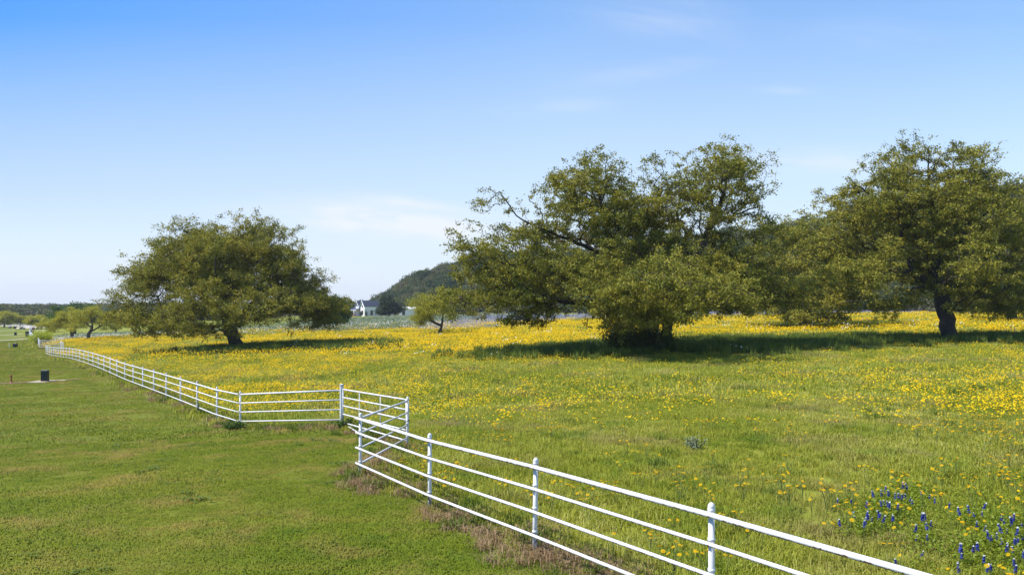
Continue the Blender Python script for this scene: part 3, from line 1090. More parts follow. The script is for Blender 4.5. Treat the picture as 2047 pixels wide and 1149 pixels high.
# --- individual flowers nearest the camera
def flower_mesh(seed):
    r_ = np.random.default_rng(seed)
    parts, mi = [], []
    h = r_.uniform(0.24, 0.40)
    nb = int(r_.integers(2, 7))
    mb = MB()
    for i in range(nb):
        an = r_.uniform(0, 6.283)
        ro = 0.0 if i == 0 else r_.uniform(0.04, 0.15)
        top = Vector((ro * math.cos(an), ro * math.sin(an), h * r_.uniform(0.72, 1.0)))
        mb.tube([(0, 0, -0.02), (top.x * 0.4, top.y * 0.4, top.z * 0.6), top], [0.004, 0.003, 0.0025], 4, mi=0)
        nrm = Vector((r_.normal(0, 0.4), r_.normal(0, 0.4), 1)).normalized()
        a = nrm.cross(Vector((0.2, 0.9, 0.1))).normalized()
        b = nrm.cross(a)
        R_ = r_.uniform(0.021, 0.030)
        vs = [top + nrm * 0.004]
        fs = []
        for k_ in range(8):                                     # eight notched petals
            for q, rr in ((-0.33, 0.96), (0.0, 0.86), (0.33, 0.96)):
                t_ = 6.283 * (k_ + q) / 8
                vs.append(top + (a * math.cos(t_) + b * math.sin(t_)) * R_ * rr + nrm * (0.006 if q else 0.003))
            s = 1 + k_ * 3
            fs += [(0, s, s + 1), (0, s + 1, s + 2)]
        mb.add(vs, fs, 1)
        mb.lathe([(0.0055, 0.0), (0.005, 0.005), (0.002, 0.007)], 7, tuple(top + nrm * 0.003), 2)
    return mb.mesh('yellow_flower')


M['eye'] = simple_mat('flower_eye', (0.55, 0.28, 0.01), (0.65, 0.36, 0.01), 60, 0.8)
fm = [flower_mesh(100 + i) for i in range(8)]
for me in fm:
    for m in (M['stem'], M['yellow'], M['eye']):
        me.materials.append(m)
_dist = NEAR_FLOWERS[:, 1]
_px, _py = proj(NEAR_FLOWERS[:, 0], NEAR_FLOWERS[:, 1], NEAR_FLOWERS[:, 2] + 0.3)
_in = (_px > -5) & (_px < 2052) & (_py < 1155)
order = np.argsort(np.where(_in, _dist, 1e6))
keep = order[:290]
rest = np.setdiff1d(np.arange(len(NEAR_FLOWERS)), keep)
for i, q in enumerate(keep):
    p = NEAR_FLOWERS[q]
    o = link('yellow_flower', fm[i % 8], None, None, tuple(p))
    o.rotation_euler = (0, 0, rng.uniform(0, 6.283))
    s = rng.uniform(0.85, 1.25)
    o.scale = (s, s, s)
    tag(o, 'one of the single yellow wildflowers standing in the meadow grass nearest the camera', 'wildflower', 'yellow wildflowers nearest the camera')
t_y1 = templates('yellow_single', [head_patch(n_, 0.16, 0.22, 0.40, 0.026) for n_ in (2, 3, 4, 6)], [M['yellow']])
scatter('yellow_flowers', NEAR_FLOWERS[rest], t_y1, rng, 'yellow wildflowers in the meadow just beyond the near white rails', 'wildflowers', 0.85, 1.2)


def bluebonnet_meshes(seed):
    r_ = np.random.default_rng(seed)
    h = r_.uniform(0.22, 0.30)
    sl_ = r_.uniform(0.09, 0.13)
    P, val, mi = [], [], []
    for i in range(70):
        t_ = r_.uniform(0, 1)
        an = r_.uniform(0, 6.283)
        rr = 0.022 * (1 - 0.65 * t_) * r_.uniform(0.5, 1.1)
        P.append((rr * math.cos(an), rr * math.sin(an), h + t_ * sl_))
        val.append(r_.uniform(0, 1))
        mi.append(1 if t_ > 0.86 else 0)
    P = np.array(P)
    V, Fc, a = leaf_quads(r_, P, 0.022, 0.75, 0.2, np.array(val))
    sp = mesh_np('flower_spike', V, Fc, {'v': a}, mat_idx=mi)
    sp.materials.append(M['blue_petal'])
    sp.materials.append(M['white_petal'])
    mb = MB()
    mb.tube([(0, 0, -0.02), (0.004, 0.0, h * 0.6), (0, 0, h + sl_ * 0.9)], [0.005, 0.004, 0.002], 5)
    st = mb.mesh('stem')
    st.materials.append(M['stem'])
    L = []
    for i in range(7):
        an = r_.uniform(0, 6.283)
        c = np.array((0.08 * math.cos(an), 0.08 * math.sin(an), r_.uniform(0.05, h * 0.75)))
        for k_ in range(5):
            L.append(c + np.array((0.025 * math.cos(1.257 * k_), 0.025 * math.sin(1.257 * k_), 0.005)))
    V, Fc, a = leaf_quads(r_, np.array(L), 0.05, 0.4, 2.0)
    lf = mesh_np('foliage', V, Fc, {'v': a})
    lf.materials.append(M['mound_leaf'])
    return sp, st, lf


bb = [bluebonnet_meshes(300 + i) for i in range(5)]
BBP = [(1765, 985), (1772, 1000), (1768, 1008), (1780, 986), (1788, 988), (1800, 990), (1808, 990), (1754, 992), (1815, 985), (1777, 1004), (1822, 996), (1793, 1002), (1838, 980), (1851, 981), (1809, 972),
       (1677, 996), (1703, 992), (1726, 1009), (1735, 1010), (1792, 1010), (1715, 1027), (1724, 1040), (1730, 1036), (1750, 1030), (1757, 1036), (1769, 1028), (1781, 1033), (1837, 1035), (1852, 1034), (1860, 1043),
       (1830, 1055), (1859, 1056), (1854, 1066), (1893, 1002), (1928, 1024), (1944, 1022), (1955, 1023), (1964, 1019), (1997, 1028), (2020, 1034), (2035, 1047), (2043, 1038), (1960, 1045), (2008, 1050), (2012, 1058),
       (2026, 1065), (2035, 1062), (1984, 1077), (1975, 1072), (2001, 1075), (2006, 1090), (2030, 1078), (2030, 1095), (1800, 1113), (1915, 1100), (1927, 1100), (1968, 1110), (1978, 1124), (2022, 1130), (1926, 1139),
       (2033, 1120), (1684, 1044), (1830, 1090), (1945, 1090)]
_r = np.random.default_rng(77)
BBP += [(px + _r.normal(0, 11), py + _r.normal(0, 8)) for px, py in BBP[::3] if px > 1710]
for i, (px, py) in enumerate(BBP):
    d = 9.0
    for it in range(12):                                        # where the ray through the flower meets the land
        x_ = (px - 1023.5) / F_PX * d
        d = (CAMZ - tz(x_, d) - 0.27) / ((py - 608) / F_PX)
    x_ = (px - 1023.5) / F_PX * d
    e = empty('bluebonnet', (x_, d, tz(x_, d)), rng.uniform(0, 6.28))
    s = rng.uniform(0.62, 0.98)
    e.scale = (s, s, s)
    e.rotation_euler = (rng.normal(0, 0.14), rng.normal(0, 0.14), rng.uniform(0, 6.28))
    sp, st, lf = bb[i % 5]
    link('flower_spike', sp, None, e)
    link('stem', st, None, e)
    link('foliage', lf, None, e)
    tag(e, 'one of the blue bluebonnets with a pale tip in the near right meadow', 'bluebonnet', 'bluebonnets at the near right')
mp = []
for px, py in BBP:
    for k_ in range(2):
        d = 9.0
        qx, qy = px + rng.normal(0, 16), py + 22 + rng.normal(0, 10)
        for it in range(8):
            x_ = (qx - 1023.5) / F_PX * d
            d = (CAMZ - tz(x_, d)) / ((qy - 608) / F_PX)
        mp.append(((qx - 1023.5) / F_PX * d, d))
mp = np.array(mp)
mp = mp[in_meadow(mp[:, 0], mp[:, 1])]
t_mound = templates('leaf_mound', [leafy_patch(170, 0.28, 0.20, 0.035, 1.4) for i in range(3)], [M['mound_leaf']])
scatter('bluebonnet_foliage', np.c_[mp, terrain(mp[:, 0], mp[:, 1])], t_mound, rng, 'low bright green leaf mounds under the bluebonnets', 'ground cover', 0.7, 1.2)


# ------------------------------------------------------------------ trees
def catmull(pts, step):
    pts = np.asarray(pts, float)
    P = np.vstack([2 * pts[0] - pts[1], pts, 2 * pts[-1] - pts[-2]])
    o = []
    for i in range(1, len(P) - 2):
        L = np.linalg.norm(P[i + 1] - P[i])
        n_ = max(2, int(L / step))
        for k_ in range(n_):
            t = k_ / n_
            o.append(0.5 * ((2 * P[i]) + (-P[i - 1] + P[i + 1]) * t + (2 * P[i - 1] - 5 * P[i] + 4 * P[i + 1] - P[i + 2]) * t * t
                            + (-P[i - 1] + 3 * P[i] - 3 * P[i + 1] + P[i + 2]) * t ** 3))
    o.append(P[-2])
    return np.array(o)


def noise3(p, s, seed):
    r_ = np.random.default_rng(seed)
    o = np.zeros(len(p))
    for k_ in range(10):
        d = r_.normal(0, 1, 3)
        d /= np.linalg.norm(d)
        e = r_.normal(0, 1, 3)
        o += np.sin(p @ d * s * r_.uniform(0.7, 1.8) + r_.uniform(0, 6.28) + 1.1 * np.sin(p @ e * s * 0.5))
    return o / 10 * 1.8


def tree(name, label, cat, d, base_px, paths, lobes, n_tips, r_base, leaf, per, leaf_mat, bark, seed, group=None, spread=0.42, seg=0.55, hole=0.10, nlimb=7, tipr=0.010, shell=2.4, paths_mult=0.2, clump=11, crad=1.0):
    """paths and lobes are sketched on the plane through the tree at its own distance, plus a depth offset in metres"""
    r_ = np.random.default_rng(seed)
    base = np.array(at(base_px, d))
    mpp = d / F_PX

    def W(px, py, off=0.0):
        k_ = (d + off) / F_PX
        return np.array(((px - 1023.5) * k_, d + off, CAMZ - (py - 608) * k_))
    pos, par, isman = [], [], []
    for pi, path in enumerate(paths):
        pts = [W(*q) for q in path]
        if pi == 0 or path[0][1] > 9000:
            pts[0] = base - np.array((0, 0, 0.25))
        if pi and path[0][1] > 9000:
            pts[0] = base + np.array(((path[0][0] - base_px) * mpp, path[0][2] if len(path[0]) > 2 else 0, -0.25))
        c = catmull(pts, seg)
        c[1:-1] += r_.normal(0, 0.05, (len(c) - 2, 3))
        if pi == 0:
            prev = -1
            st = 0
        else:
            A0 = np.array(pos)
            prev = int(np.argmin(((A0 - c[0]) ** 2).sum(1)))
            st = 0 if path[0][1] > 9000 else 1
        for q in c[st:]:
            pos.append(q)
            par.append(prev)
            prev = len(pos) - 1
    n0 = len(pos)
    # crown points
    vol = np.array([(l[2] * l[3] * (l[5] / mpp)) ** 0.8 * l[6] for l in lobes])
    cnt = np.maximum(3, (vol / vol.sum() * n_tips)).astype(int)
    T, S = [], []
    for l, c in zip(lobes, cnt):
        nc = max(2, int(round(c / clump)))
        m = nc * 2 + 3
        dv = r_.normal(0, 1, (m, 3))
        dv /= np.linalg.norm(dv, axis=1)[:, None]
        rr = r_.uniform(0, 1, m) ** (1 / shell)
        ctr = W(l[0], l[1], l[4])
        p = ctr + dv * rr[:, None] * np.array((l[2] * mpp, l[5], l[3] * mpp)) * 0.94
        nz = noise3(p, 1.1, seed + 5)
        p = p[nz > (-0.35 + hole)][:nc]
        if not len(p):
            p = ctr[None]
        q = np.repeat(np.arange(len(p)), clump)
        ext = crad * r_.uniform(0.7, 1.3, len(p))
        p = p[q] + np.clip(r_.normal(0, 1, (len(q), 3)), -1.7, 1.7) * ext[q][:, None] * np.array((0.62, 0.62, 0.34))
        T.append(p)
        S.append(np.full(len(p), l[7] if len(l) > 7 else 1.0))
    T, S = np.concatenate(T), np.concatenate(S)
    gz = terrain(T[:, 0], T[:, 1])
    T[:, 2] = np.maximum(T[:, 2], gz + 0.7 + r_.uniform(0, 0.6, len(T)))
    cap = n0 + len(T) * 14 + 1000
    P = np.zeros((cap, 3))
    P[:n0] = pos
    PL = np.zeros(cap)
    par = par + [0] * (cap - n0)
    for i in range(n0):
        PL[i] = 0 if par[i] < 0 else PL[par[i]] + np.linalg.norm(P[i] - P[par[i]])
    d0 = np.array([((P[:n0] - t) ** 2).sum(1).min() for t in T])
    tips = []
    n = n0
    for ti in np.argsort(d0):
        t = T[ti]
        dist = np.sqrt(((P[:n] - t) ** 2).sum(1))
        j = int(np.argmin(dist + paths_mult * PL[:n] + (P[:n, 2] > t[2] + 1.0) * 0.4))
        L = dist[j]
        k_ = max(1, int(math.ceil(L / seg)))
        prev = j
        a = P[j].copy()
        side = r_.normal(0, 0.10, 3) * L
        side[2] += 0.10 * L
        for s in range(1, k_ + 1):
            f = s / k_
            q = a + (t - a) * f + side * math.sin(math.pi * f) + (r_.normal(0, 0.05, 3) if s < k_ else 0)
            if n >= cap:
                break
            P[n] = q
            par[n] = prev
            PL[n] = PL[prev] + L / k_
            prev = n
            n += 1
        tips.append((prev, ti))
    P = P[:n]
    par = np.array(par[:n])
    # branch radii from the number of tips carried
    w_ = np.zeros(n)
    for tpi, _ in tips:
        w_[tpi] += 1
    for i in range(n - 1, 0, -1):
        w_[i] = max(w_[i], 0.5)
        if par[i] >= 0:
            w_[par[i]] += w_[i]
    roots = [i for i in range(n) if par[i] < 0]
    ex = math.log(w_.max()) / math.log(r_base / tipr)
    rad = tipr * np.maximum(w_, 1) ** (1 / ex)
    hgt = P[:, 2] - base[2]
    rad *= 1 + 0.45 * np.clip(1 - hgt / 0.7, 0, 1) ** 2 * (rad > r_base * 0.35)
    kids = [[] for _ in range(n)]
    for i in range(n):
        if par[i] >= 0:
            kids[par[i]].append(i)
    # chains; the stem and the biggest limbs get meshes of their own
    chains = []
    stack = [(rt, -1, 0) for rt in roots]
    limb_no = 0
    owner = {}
    order_ = []
    while stack:
        st, pr_, own = stack.pop()
        ch = [] if pr_ < 0 else [pr_]
        i = st
        while True:
            ch.append(i)
            ks = sorted(kids[i], key=lambda q: -w_[q])
            for q in ks[1:]:
                if own == 0 and rad[q] > r_base * 0.22 and limb_no < nlimb:
                    limb_no += 1
                    stack.append((q, i, limb_no))
                else:
                    stack.append((q, i, own))
            if not ks:
                break
            i = ks[0]
        chains.append((ch, own))
    root = empty(name, tuple(base))
    tag(root, label, cat, group)
    bufs = {}
    for ch, own in chains:
        if len(ch) < 2:
            continue
        p = P[ch] - base
        rr = rad[ch].copy()
        if len(ch) > 1 and rr[0] > rr[1] * 1.6:
            rr[0] = rr[1] * 1.15
        sides = 10 if rr.max() > 0.25 else (7 if rr.max() > 0.08 else (5 if rr.max() > 0.035 else 3))
        tg = np.gradient(p, axis=0)
        tg /= np.linalg.norm(tg, axis=1)[:, None] + 1e-9
        ref = np.array((0.31, 0.9, 0.2)) if abs(tg[0] @ np.array((0.31, 0.9, 0.2))) < 0.85 else np.array((0.9, -0.3, 0.1))
        a = np.cross(tg, ref)
        a /= np.linalg.norm(a, axis=1)[:, None] + 1e-9
        b = np.cross(tg, a)
        an = np.linspace(0, 2 * math.pi, sides, endpoint=False)
        wob = 1 + 0.10 * np.sin(an * 3 + r_.uniform(0, 6))[None, :] * (rr > 0.15)[:, None]
        ring = p[:, None] + (a[:, None] * np.cos(an)[None, :, None] + b[:, None] * np.sin(an)[None, :, None]) * (rr[:, None] * wob)[..., None]
        m = len(ch)
        idx = np.arange(m * sides).reshape(m, sides)
        nx_ = np.roll(idx, -1, 1)
        fq = np.stack([idx[:-1], nx_[:-1], nx_[1:], idx[1:]], -1).reshape(-1, 4)
        vb = bufs.setdefault(own, [[], [], 0])
        vb[0].append(ring.reshape(-1, 3))
        vb[1].append(fq + vb[2])
        vb[2] += m * sides
    trunk = None
    for own in sorted(bufs):
        V = np.concatenate(bufs[own][0])
        Fc = np.concatenate(bufs[own][1])
        o = link('trunk' if own == 0 else 'limb', mesh_np('trunk' if own == 0 else 'limb', V, Fc, smooth=True), [bark], root if own == 0 else trunk)
        if own == 0:
            trunk = o
    # leaves: sprays along the last twigs
    tp = np.array([tp_ for tp_, _ in tips])
    ts = np.array([S[ti] for _, ti in tips])
    k_ = np.maximum(4, (per * ts * r_.uniform(0.55, 1.45, len(tp)))).astype(int)
    rep = np.repeat(np.arange(len(tp)), k_)
    tipv = r_.uniform(0, 1, len(tp))
    c0 = P[tp][rep]
    c1 = P[par[tp]][rep]
    f = (r_.uniform(0, 1, len(rep)) ** 1.5)[:, None]
    pp = c0 * (1 - f) + c1 * f + r_.normal(0, 1, (len(rep), 3)) * np.array((spread, spread, spread * 0.62))
    gz = terrain(pp[:, 0], pp[:, 1])
    pp[:, 2] = np.maximum(pp[:, 2], gz + 0.35)
    V, Fc, a = leaf_quads(r_, pp - base, leaf, 0.6, 0.7, np.clip(0.55 * tipv[rep] + 0.45 * r_.uniform(0, 1, len(rep)), 0, 1))
    link('crown', mesh_np('crown', V, Fc, {'v': a}), [leaf_mat], root)
    return root


tree('oak_tree', 'broad round-topped live oak standing alone left of the white farmhouse', 'tree', 78, 478,
     [[(478, 698), (462, 660), (452, 630), (450, 590), (455, 540, 0.5), (470, 480, 0.5)],
      [(455, 648), (420, 655, -1), (385, 660, -2), (350, 672, -3), (335, 668, -3)],
      [(452, 630), (410, 590, 1), (360, 560, 1), (300, 550, 0.5)],
      [(450, 600), (520, 580, -1), (580, 570, -1.5), (630, 590, -1)],
      [(452, 620), (440, 580, -4), (430, 540, -6)],
      [(452, 610), (490, 580, 4), (500, 540, 6)],
      [(452, 570), (410, 520, 0), (380, 480, 0)],
      [(451, 592), (520, 596, 1), (580, 612, 2), (640, 632, 2)]],
     [(490, 478, 85, 42, 0, 5.0, 1.0), (515, 455, 48, 22, -1, 3, 0.9), (385, 495, 76, 44, 0, 4.5, 1.6), (345, 478, 45, 26, 1, 3, 1.5), (305, 556, 58, 42, 0, 4.5, 2.2), (268, 596, 38, 46, 0, 4, 2.4), (400, 625, 85, 40, -8, 4, 0.8), (510, 605, 80, 45, -8, 4, 0.7), (300, 640, 44, 36, -3, 3.5, 0.8), (264, 560, 30, 32, 0, 3.5, 2.2), (350, 520, 60, 40, -2, 4, 1.4), (285, 640, 42, 30, 0, 4, 1.8), (400, 455, 50, 20, 0, 3, 1.2), (570, 480, 46, 34, 0, 4, 0.5), (440, 490, 80, 40, -3, 4, 0.8),
      (330, 640, 62, 36, -1, 4.5, 1.0), (420, 590, 105, 62, -4, 5, 1.1), (440, 560, 110, 62, 4, 5, 0.9), (470, 535, 110, 52, 0, 6, 1.0), (562, 530, 62, 34, 0, 4, 0.9), (600, 585, 68, 46, 0, 5, 1.9),
      (640, 612, 40, 38, 0, 3.5, 2.2), (395, 655, 92, 26, -3, 4, 1.0), (560, 632, 72, 30, -1, 4, 1.3), (636, 642, 36, 22, 0, 3, 1.9), (520, 590, 70, 60, -5, 3, 0.7), (420, 505, 60, 40, -3, 3, 0.8), (600, 520, 36, 22, 1, 2, 0.5), (455, 565, 185, 112, 0, 9.5, 1.1), (470, 520, 140, 72, 0, 7, 1.0), (545, 500, 62, 40, -1, 4, 1.0), (600, 560, 60, 50, -1, 4, 1.0), (630, 605, 48, 40, -2, 4, 1.0)],
     6600, 0.62, 0.155, 42, M['oak_leaf'], M['bark'], 11, 'large oak trees in the meadow', hole=0.06, spread=0.22, crad=1.3, clump=10, shell=2.0)

tree('oak_tree', 'widest many-stemmed oak with bushy foot in the middle of the meadow', 'tree', 55, 1315,
     [[(1325, 703), (1332, 655), (1345, 600), (1385, 530), (1425, 440), (1450, 370), (1455, 320)],
      [(1302, 9999, 0.4), (1296, 665, 0.5), (1286, 640, 0.5), (1268, 590, 0.5), (1235, 520, 0.5), (1205, 430, 0), (1190, 340, 0)],
      [(1316, 9999, -0.5), (1312, 660, -0.7), (1304, 630, -2), (1298, 590, -4), (1300, 560, -6.5), (1320, 540, -8)],
      [(1284, 645, 0.3), (1240, 632, 0), (1180, 610, -0.5), (1110, 598, -1), (1020, 600, -1), (940, 612, -0.5)],
      [(1240, 632, 0), (1160, 570, 0.5), (1080, 540, 0), (1000, 560, 0)],
      [(1235, 520, 0.5), (1130, 475, 0), (1045, 440, 0), (1003, 390, 0)],
      [(1334, 645, 0), (1385, 612, -1), (1450, 600, -1.5), (1530, 585, -1), (1590, 590, 0)],
      [(1345, 600), (1430, 540, 1), (1500, 510, 1), (1550, 500, 0.5)],
      [(1425, 440), (1480, 425, 0), (1525, 405, 0)],
      [(1268, 590, 0.5), (1265, 530, 4), (1260, 500, 7)],
      [(1235, 520), (1290, 460, 1), (1325, 380, 1)],
      [(1205, 430), (1140, 390, 0.5), (1100, 360, 0.5)],
      [(1110, 598, -1), (1092, 630, -2), (1088, 655, -2)]],
     [(1000, 418, 50, 46, 0, 2.5, 0.40, 0.6), (950, 500, 50, 50, 0, 3.5, 0.7, 0.8), (1045, 475, 60, 40, 0, 3.5, 1.0, 0.8), (1120, 385, 58, 52, 0.5, 3.5, 0.75, 0.75), (1190, 345, 66, 46, 0, 3.5, 0.85, 0.75), (1180, 430, 95, 62, 0, 4.5, 0.8, 0.75), (1110, 465, 70, 45, 1, 4, 0.7, 0.75), (1235, 375, 30, 40, 1, 2.5, 0.6, 0.75),
      (1325, 345, 44, 44, 1, 3, 0.7, 0.75), (1435, 335, 72, 50, 0, 3.8, 0.95, 0.75), (1500, 385, 50, 46, 0, 3, 0.7, 0.7), (1400, 390, 70, 50, 0, 3.5, 0.6, 0.7), (1440, 440, 75, 36, 0, 3.5, 0.5, 0.65), (1340, 410, 40, 45, 0, 3, 0.8, 0.8), (1515, 450, 34, 22, 0, 2.5, 0.4, 0.7),
      (1290, 440, 52, 66, 1, 3.5, 1.1), (1240, 480, 60, 55, -1, 3.5, 0.8), (1335, 470, 50, 60, 0, 4, 0.8), (990, 565, 92, 56, 0, 5.5, 1.0), (925, 595, 40, 50, 0, 3.5, 0.8), (1100, 535, 110, 62, 0, 6, 0.8), (1060, 600, 110, 36, -1, 4.5, 0.9),
      (1220, 545, 110, 66, -2, 6, 1.0), (1290, 580, 105, 52, -7.5, 3.5, 1.2), (1400, 565, 105, 62, -3, 5.5, 1.1), (1480, 550, 100, 55, 0, 5.5, 1.1), (1560, 580, 62, 46, 0.5, 4, 1.0), (1450, 605, 90, 30, -4, 3.5, 1.0),
      (1215, 615, 60, 30, -4.5, 3, 0.9), (1250, 520, 150, 85, 6, 4.5, 0.6), (1345, 620, 60, 26, -6, 2.5, 0.9), (1262, 592, 55, 34, -8, 3, 0.7), (1360, 575, 66, 40, -11, 3, 0.6, 0.9), (1455, 592, 66, 32, -9, 3, 0.6), (1310, 538, 55, 30, -9, 3, 0.5, 0.9), (1180, 560, 60, 36, -6, 3, 0.5, 0.9), (1300, 632, 74, 22, -5, 3, 1.4), (1225, 640, 40, 18, -4, 2.5, 1.0), (1385, 618, 46, 18, -5, 2.5, 0.6), (1088, 648, 14, 20, -2, 0.6, 0.25, 0.7), (1010, 632, 90, 18, -1, 3, 0.7), (1420, 500, 80, 40, 2, 4, 0.7), (1170, 410, 118, 105, 0, 6, 0.8, 0.6), (1415, 395, 125, 105, 0, 6, 0.85, 0.6), (1270, 440, 80, 60, 0, 5, 0.7, 0.8), (1030, 530, 140, 80, 0, 6, 0.5, 0.75), (1490, 480, 70, 50, 0, 5, 0.6, 0.65)],
     7600, 0.62, 0.135, 48, M['oak_leaf'], M['bark'], 23, 'large oak trees in the meadow', hole=-0.08, spread=0.165, seg=0.45, nlimb=10, crad=1.05, clump=9, shell=2.0)

tree('oak_tree', 'tall leaning oak with a bare dark trunk at the right edge of the meadow', 'tree', 60, 1903,
     [[(1903, 683), (1893, 640), (1884, 600), (1876, 550), (1872, 500), (1862, 430), (1858, 350), (1855, 300)],
      [(1880, 575), (1830, 548, -1), (1790, 540, -2), (1750, 556, -3), (1715, 585, -3)],
      [(1874, 530), (1915, 460, 0), (1945, 390, 0), (1965, 320, 0)],
      [(1870, 500), (1810, 455, 0), (1755, 400, 0), (1710, 370, 0)],
      [(1884, 600), (1940, 570, -1), (2000, 550, -1), (2050, 550, 0)],
      [(1876, 550), (1870, 520, 4), (1860, 490, 7)],
      [(1884, 590), (1890, 560, -4), (1895, 540, -6)],
      [(1830, 548, -1), (1806, 500, -1), (1802, 440, -1)],
      [(1915, 460), (1980, 420, 0), (2020, 370, 0)]],
     [(1850, 300, 56, 34, 0, 3, 0.5, 0.75), (1942, 312, 56, 42, 0, 3, 0.45, 0.7), (1780, 345, 60, 46, 0, 3.5, 0.6, 0.8), (1700, 378, 46, 36, 0, 3, 0.5, 0.75), (1992, 358, 36, 26, 0, 2, 0.25, 0.6), (1900, 375, 100, 55, 0, 4.5, 0.7, 0.9),
      (1800, 425, 105, 62, 0, 5, 0.8), (1690, 455, 66, 52, 0, 4, 0.8), (1900, 475, 105, 62, 0, 5.5, 0.9), (2000, 475, 70, 66, 0, 4.5, 0.9), (1740, 525, 85, 56, -1, 5, 0.9), (1850, 545, 95, 44, 2, 3.5, 0.7), (1960, 570, 88, 50, -2, 4.5, 1.0),
      (2050, 560, 60, 56, 0, 4.5, 0.9), (1700, 588, 56, 36, -1, 4, 0.9), (1790, 608, 64, 22, -2, 3.5, 0.8), (1960, 612, 50, 20, -3, 3, 0.6), (2015, 622, 46, 24, -1, 3, 0.7), (1850, 500, 130, 80, 5, 4.5, 0.6), (1745, 420, 50, 40, -2, 3, 0.6), (1710, 560, 66, 40, -6, 3.5, 0.7), (1955, 530, 60, 40, -6, 3, 0.6), (1650, 520, 50, 50, 0, 4, 0.8), (1850, 420, 165, 140, 0, 7, 0.9, 0.75), (1930, 400, 100, 100, 0, 5, 0.7, 0.7), (1745, 400, 80, 60, 0, 4, 0.7, 0.75)],
     5600, 0.56, 0.14, 48, M['oak_leaf'], M['bark'], 37, 'large oak trees in the meadow', hole=0.04, spread=0.165, seg=0.48, crad=1.15, clump=9, shell=2.0)

tree('oak_tree', 'rounded oak standing behind the gap between the two right-hand oaks', 'tree', 88, 1610,
     [[(1610, 650), (1606, 610), (1600, 570), (1600, 520), (1610, 460)], [(1606, 610), (1560, 575), (1500, 570)], [(1604, 600), (1650, 560), (1690, 540)], [(1600, 570), (1570, 510), (1560, 480)], [(1604, 600), (1600, 570, -5), (1600, 550, -7)]],
     [(1600, 500, 85, 52, 0, 6, 1), (1520, 545, 66, 52, 0, 5, 1), (1680, 530, 68, 62, 0, 5, 1), (1600, 575, 110, 46, -3, 6, 1.1), (1505, 590, 56, 36, 0, 5, 1), (1625, 452, 46, 30, 0, 3, 0.6, 0.8), (1572, 470, 46, 30, 0, 3, 0.7, 0.8), (1690, 600, 60, 30, 0, 4, 1), (1600, 622, 80, 16, -5, 4, 1.2), (1610, 636, 60, 12, -3, 3, 1.2)],
     2200, 0.5, 0.20, 50, M['oak_leaf'], M['bark'], 41, 'oaks at the foot of the hill', spread=0.26, seg=0.7, hole=-0.05, crad=1.4)
tree('oak_tree', 'oak cut by the right picture edge behind the leaning oak', 'tree', 92, 2025,
     [[(2025, 650), (2020, 610), (2018, 560), (2020, 500), (2022, 450)], [(2020, 610), (1970, 575), (1940, 560)], [(2020, 600), (2070, 560), (2100, 540)], [(2018, 560), (2050, 500), (2070, 470)]],
     [(2020, 465, 85, 66, 0, 6, 1), (2070, 540, 85, 76, 0, 6, 1), (1965, 560, 66, 56, 0, 5, 1), (2030, 600, 90, 40, -2, 5, 1), (2120, 520, 60, 80, 0, 6, 0.9)],
     1900, 0.5, 0.20, 50, M['oak_leaf'], M['bark'], 43, 'oaks at the foot of the hill', spread=0.26, seg=0.7, hole=-0.05, crad=1.4)

mz = dict(spread=0.26, seg=0.6, hole=0.15, clump=5, crad=0.6)
tree('mesquite_tree', 'small pale green mesquite with forked trunk right of the dark juniper', 'tree', 95, 880,
     [[(880, 668), (882, 650), (895, 630), (905, 612)], [(882, 652), (862, 640), (848, 628)], [(882, 648), (888, 620), (880, 600)], [(862, 640), (850, 610), (845, 595)]],
     [(850, 610, 36, 22, 0, 2.6, 1), (875, 592, 30, 16, 0, 2.4, 0.8), (835, 632, 24, 18, 0, 2, 1), (895, 605, 30, 24, 0, 2.2, 0.8), (862, 625, 30, 16, -1.5, 1.5, 0.7)],
     330, 0.20, 0.12, 81, M['mesquite_leaf'], M['bark_light'], 51, 'mesquite trees', **mz)
tree('mesquite_tree', 'yellow green mesquite with spreading bare stems behind the orange flower band', 'tree', 120, 178,
     [[(178, 680), (178, 668), (184, 655), (183, 640), (178, 625)], [(178, 676), (168, 668), (160, 662)], [(180, 664), (200, 652), (212, 645)], [(184, 655), (165, 640), (150, 625)], [(183, 645), (195, 630), (200, 622)]],
     [(160, 630, 34, 16, 0, 3, 0.8), (195, 632, 30, 16, 0, 3, 0.9), (212, 645, 22, 16, 0, 2.5, 0.8), (150, 648, 26, 16, 0, 2.5, 0.7), (180, 622, 30, 10, 0, 2.5, 0.7)],
     300, 0.24, 0.12, 54, M['mesquite_leaf'], M['bark_light'], 53, 'mesquite trees', **mz)
tree('mesquite_tree', 'tangled mesquite with dark stem just right of the round bush', 'tree', 128, 143,
     [[(143, 672), (143, 660), (140, 648), (132, 636)], [(143, 660), (155, 646), (165, 640)], [(142, 655), (125, 648), (112, 640)], [(140, 648), (142, 632), (146, 622)]],
     [(120, 640, 36, 20, 0, 3, 0.9), (145, 628, 32, 18, 0, 3, 0.9), (98, 650, 22, 16, 0, 2.6, 0.8), (160, 645, 25, 18, 0, 3, 0.7), (128, 655, 40, 12, 0, 2.5, 0.6)],
     360, 0.26, 0.12, 59, M['mesquite_leaf'], M['bark_light'], 57, 'mesquite trees', **mz)
tree('mesquite_tree', 'slim grey mesquite under the left skirt of the lone live oak', 'tree', 122, 272,
     [[(272, 680), (269, 668), (273, 650), (275, 638)], [(270, 664), (260, 652), (252, 645)], [(273, 650), (280, 635), (284, 628)]],
     [(258, 640, 24, 18, 0, 2, 0.8), (278, 632, 22, 20, 0, 2, 0.9), (245, 650, 18, 12, 0, 1.6, 0.7)],
     170, 0.17, 0.12, 59, M['mesquite_leaf'], M['bark_light'], 59, 'mesquite trees', **mz)
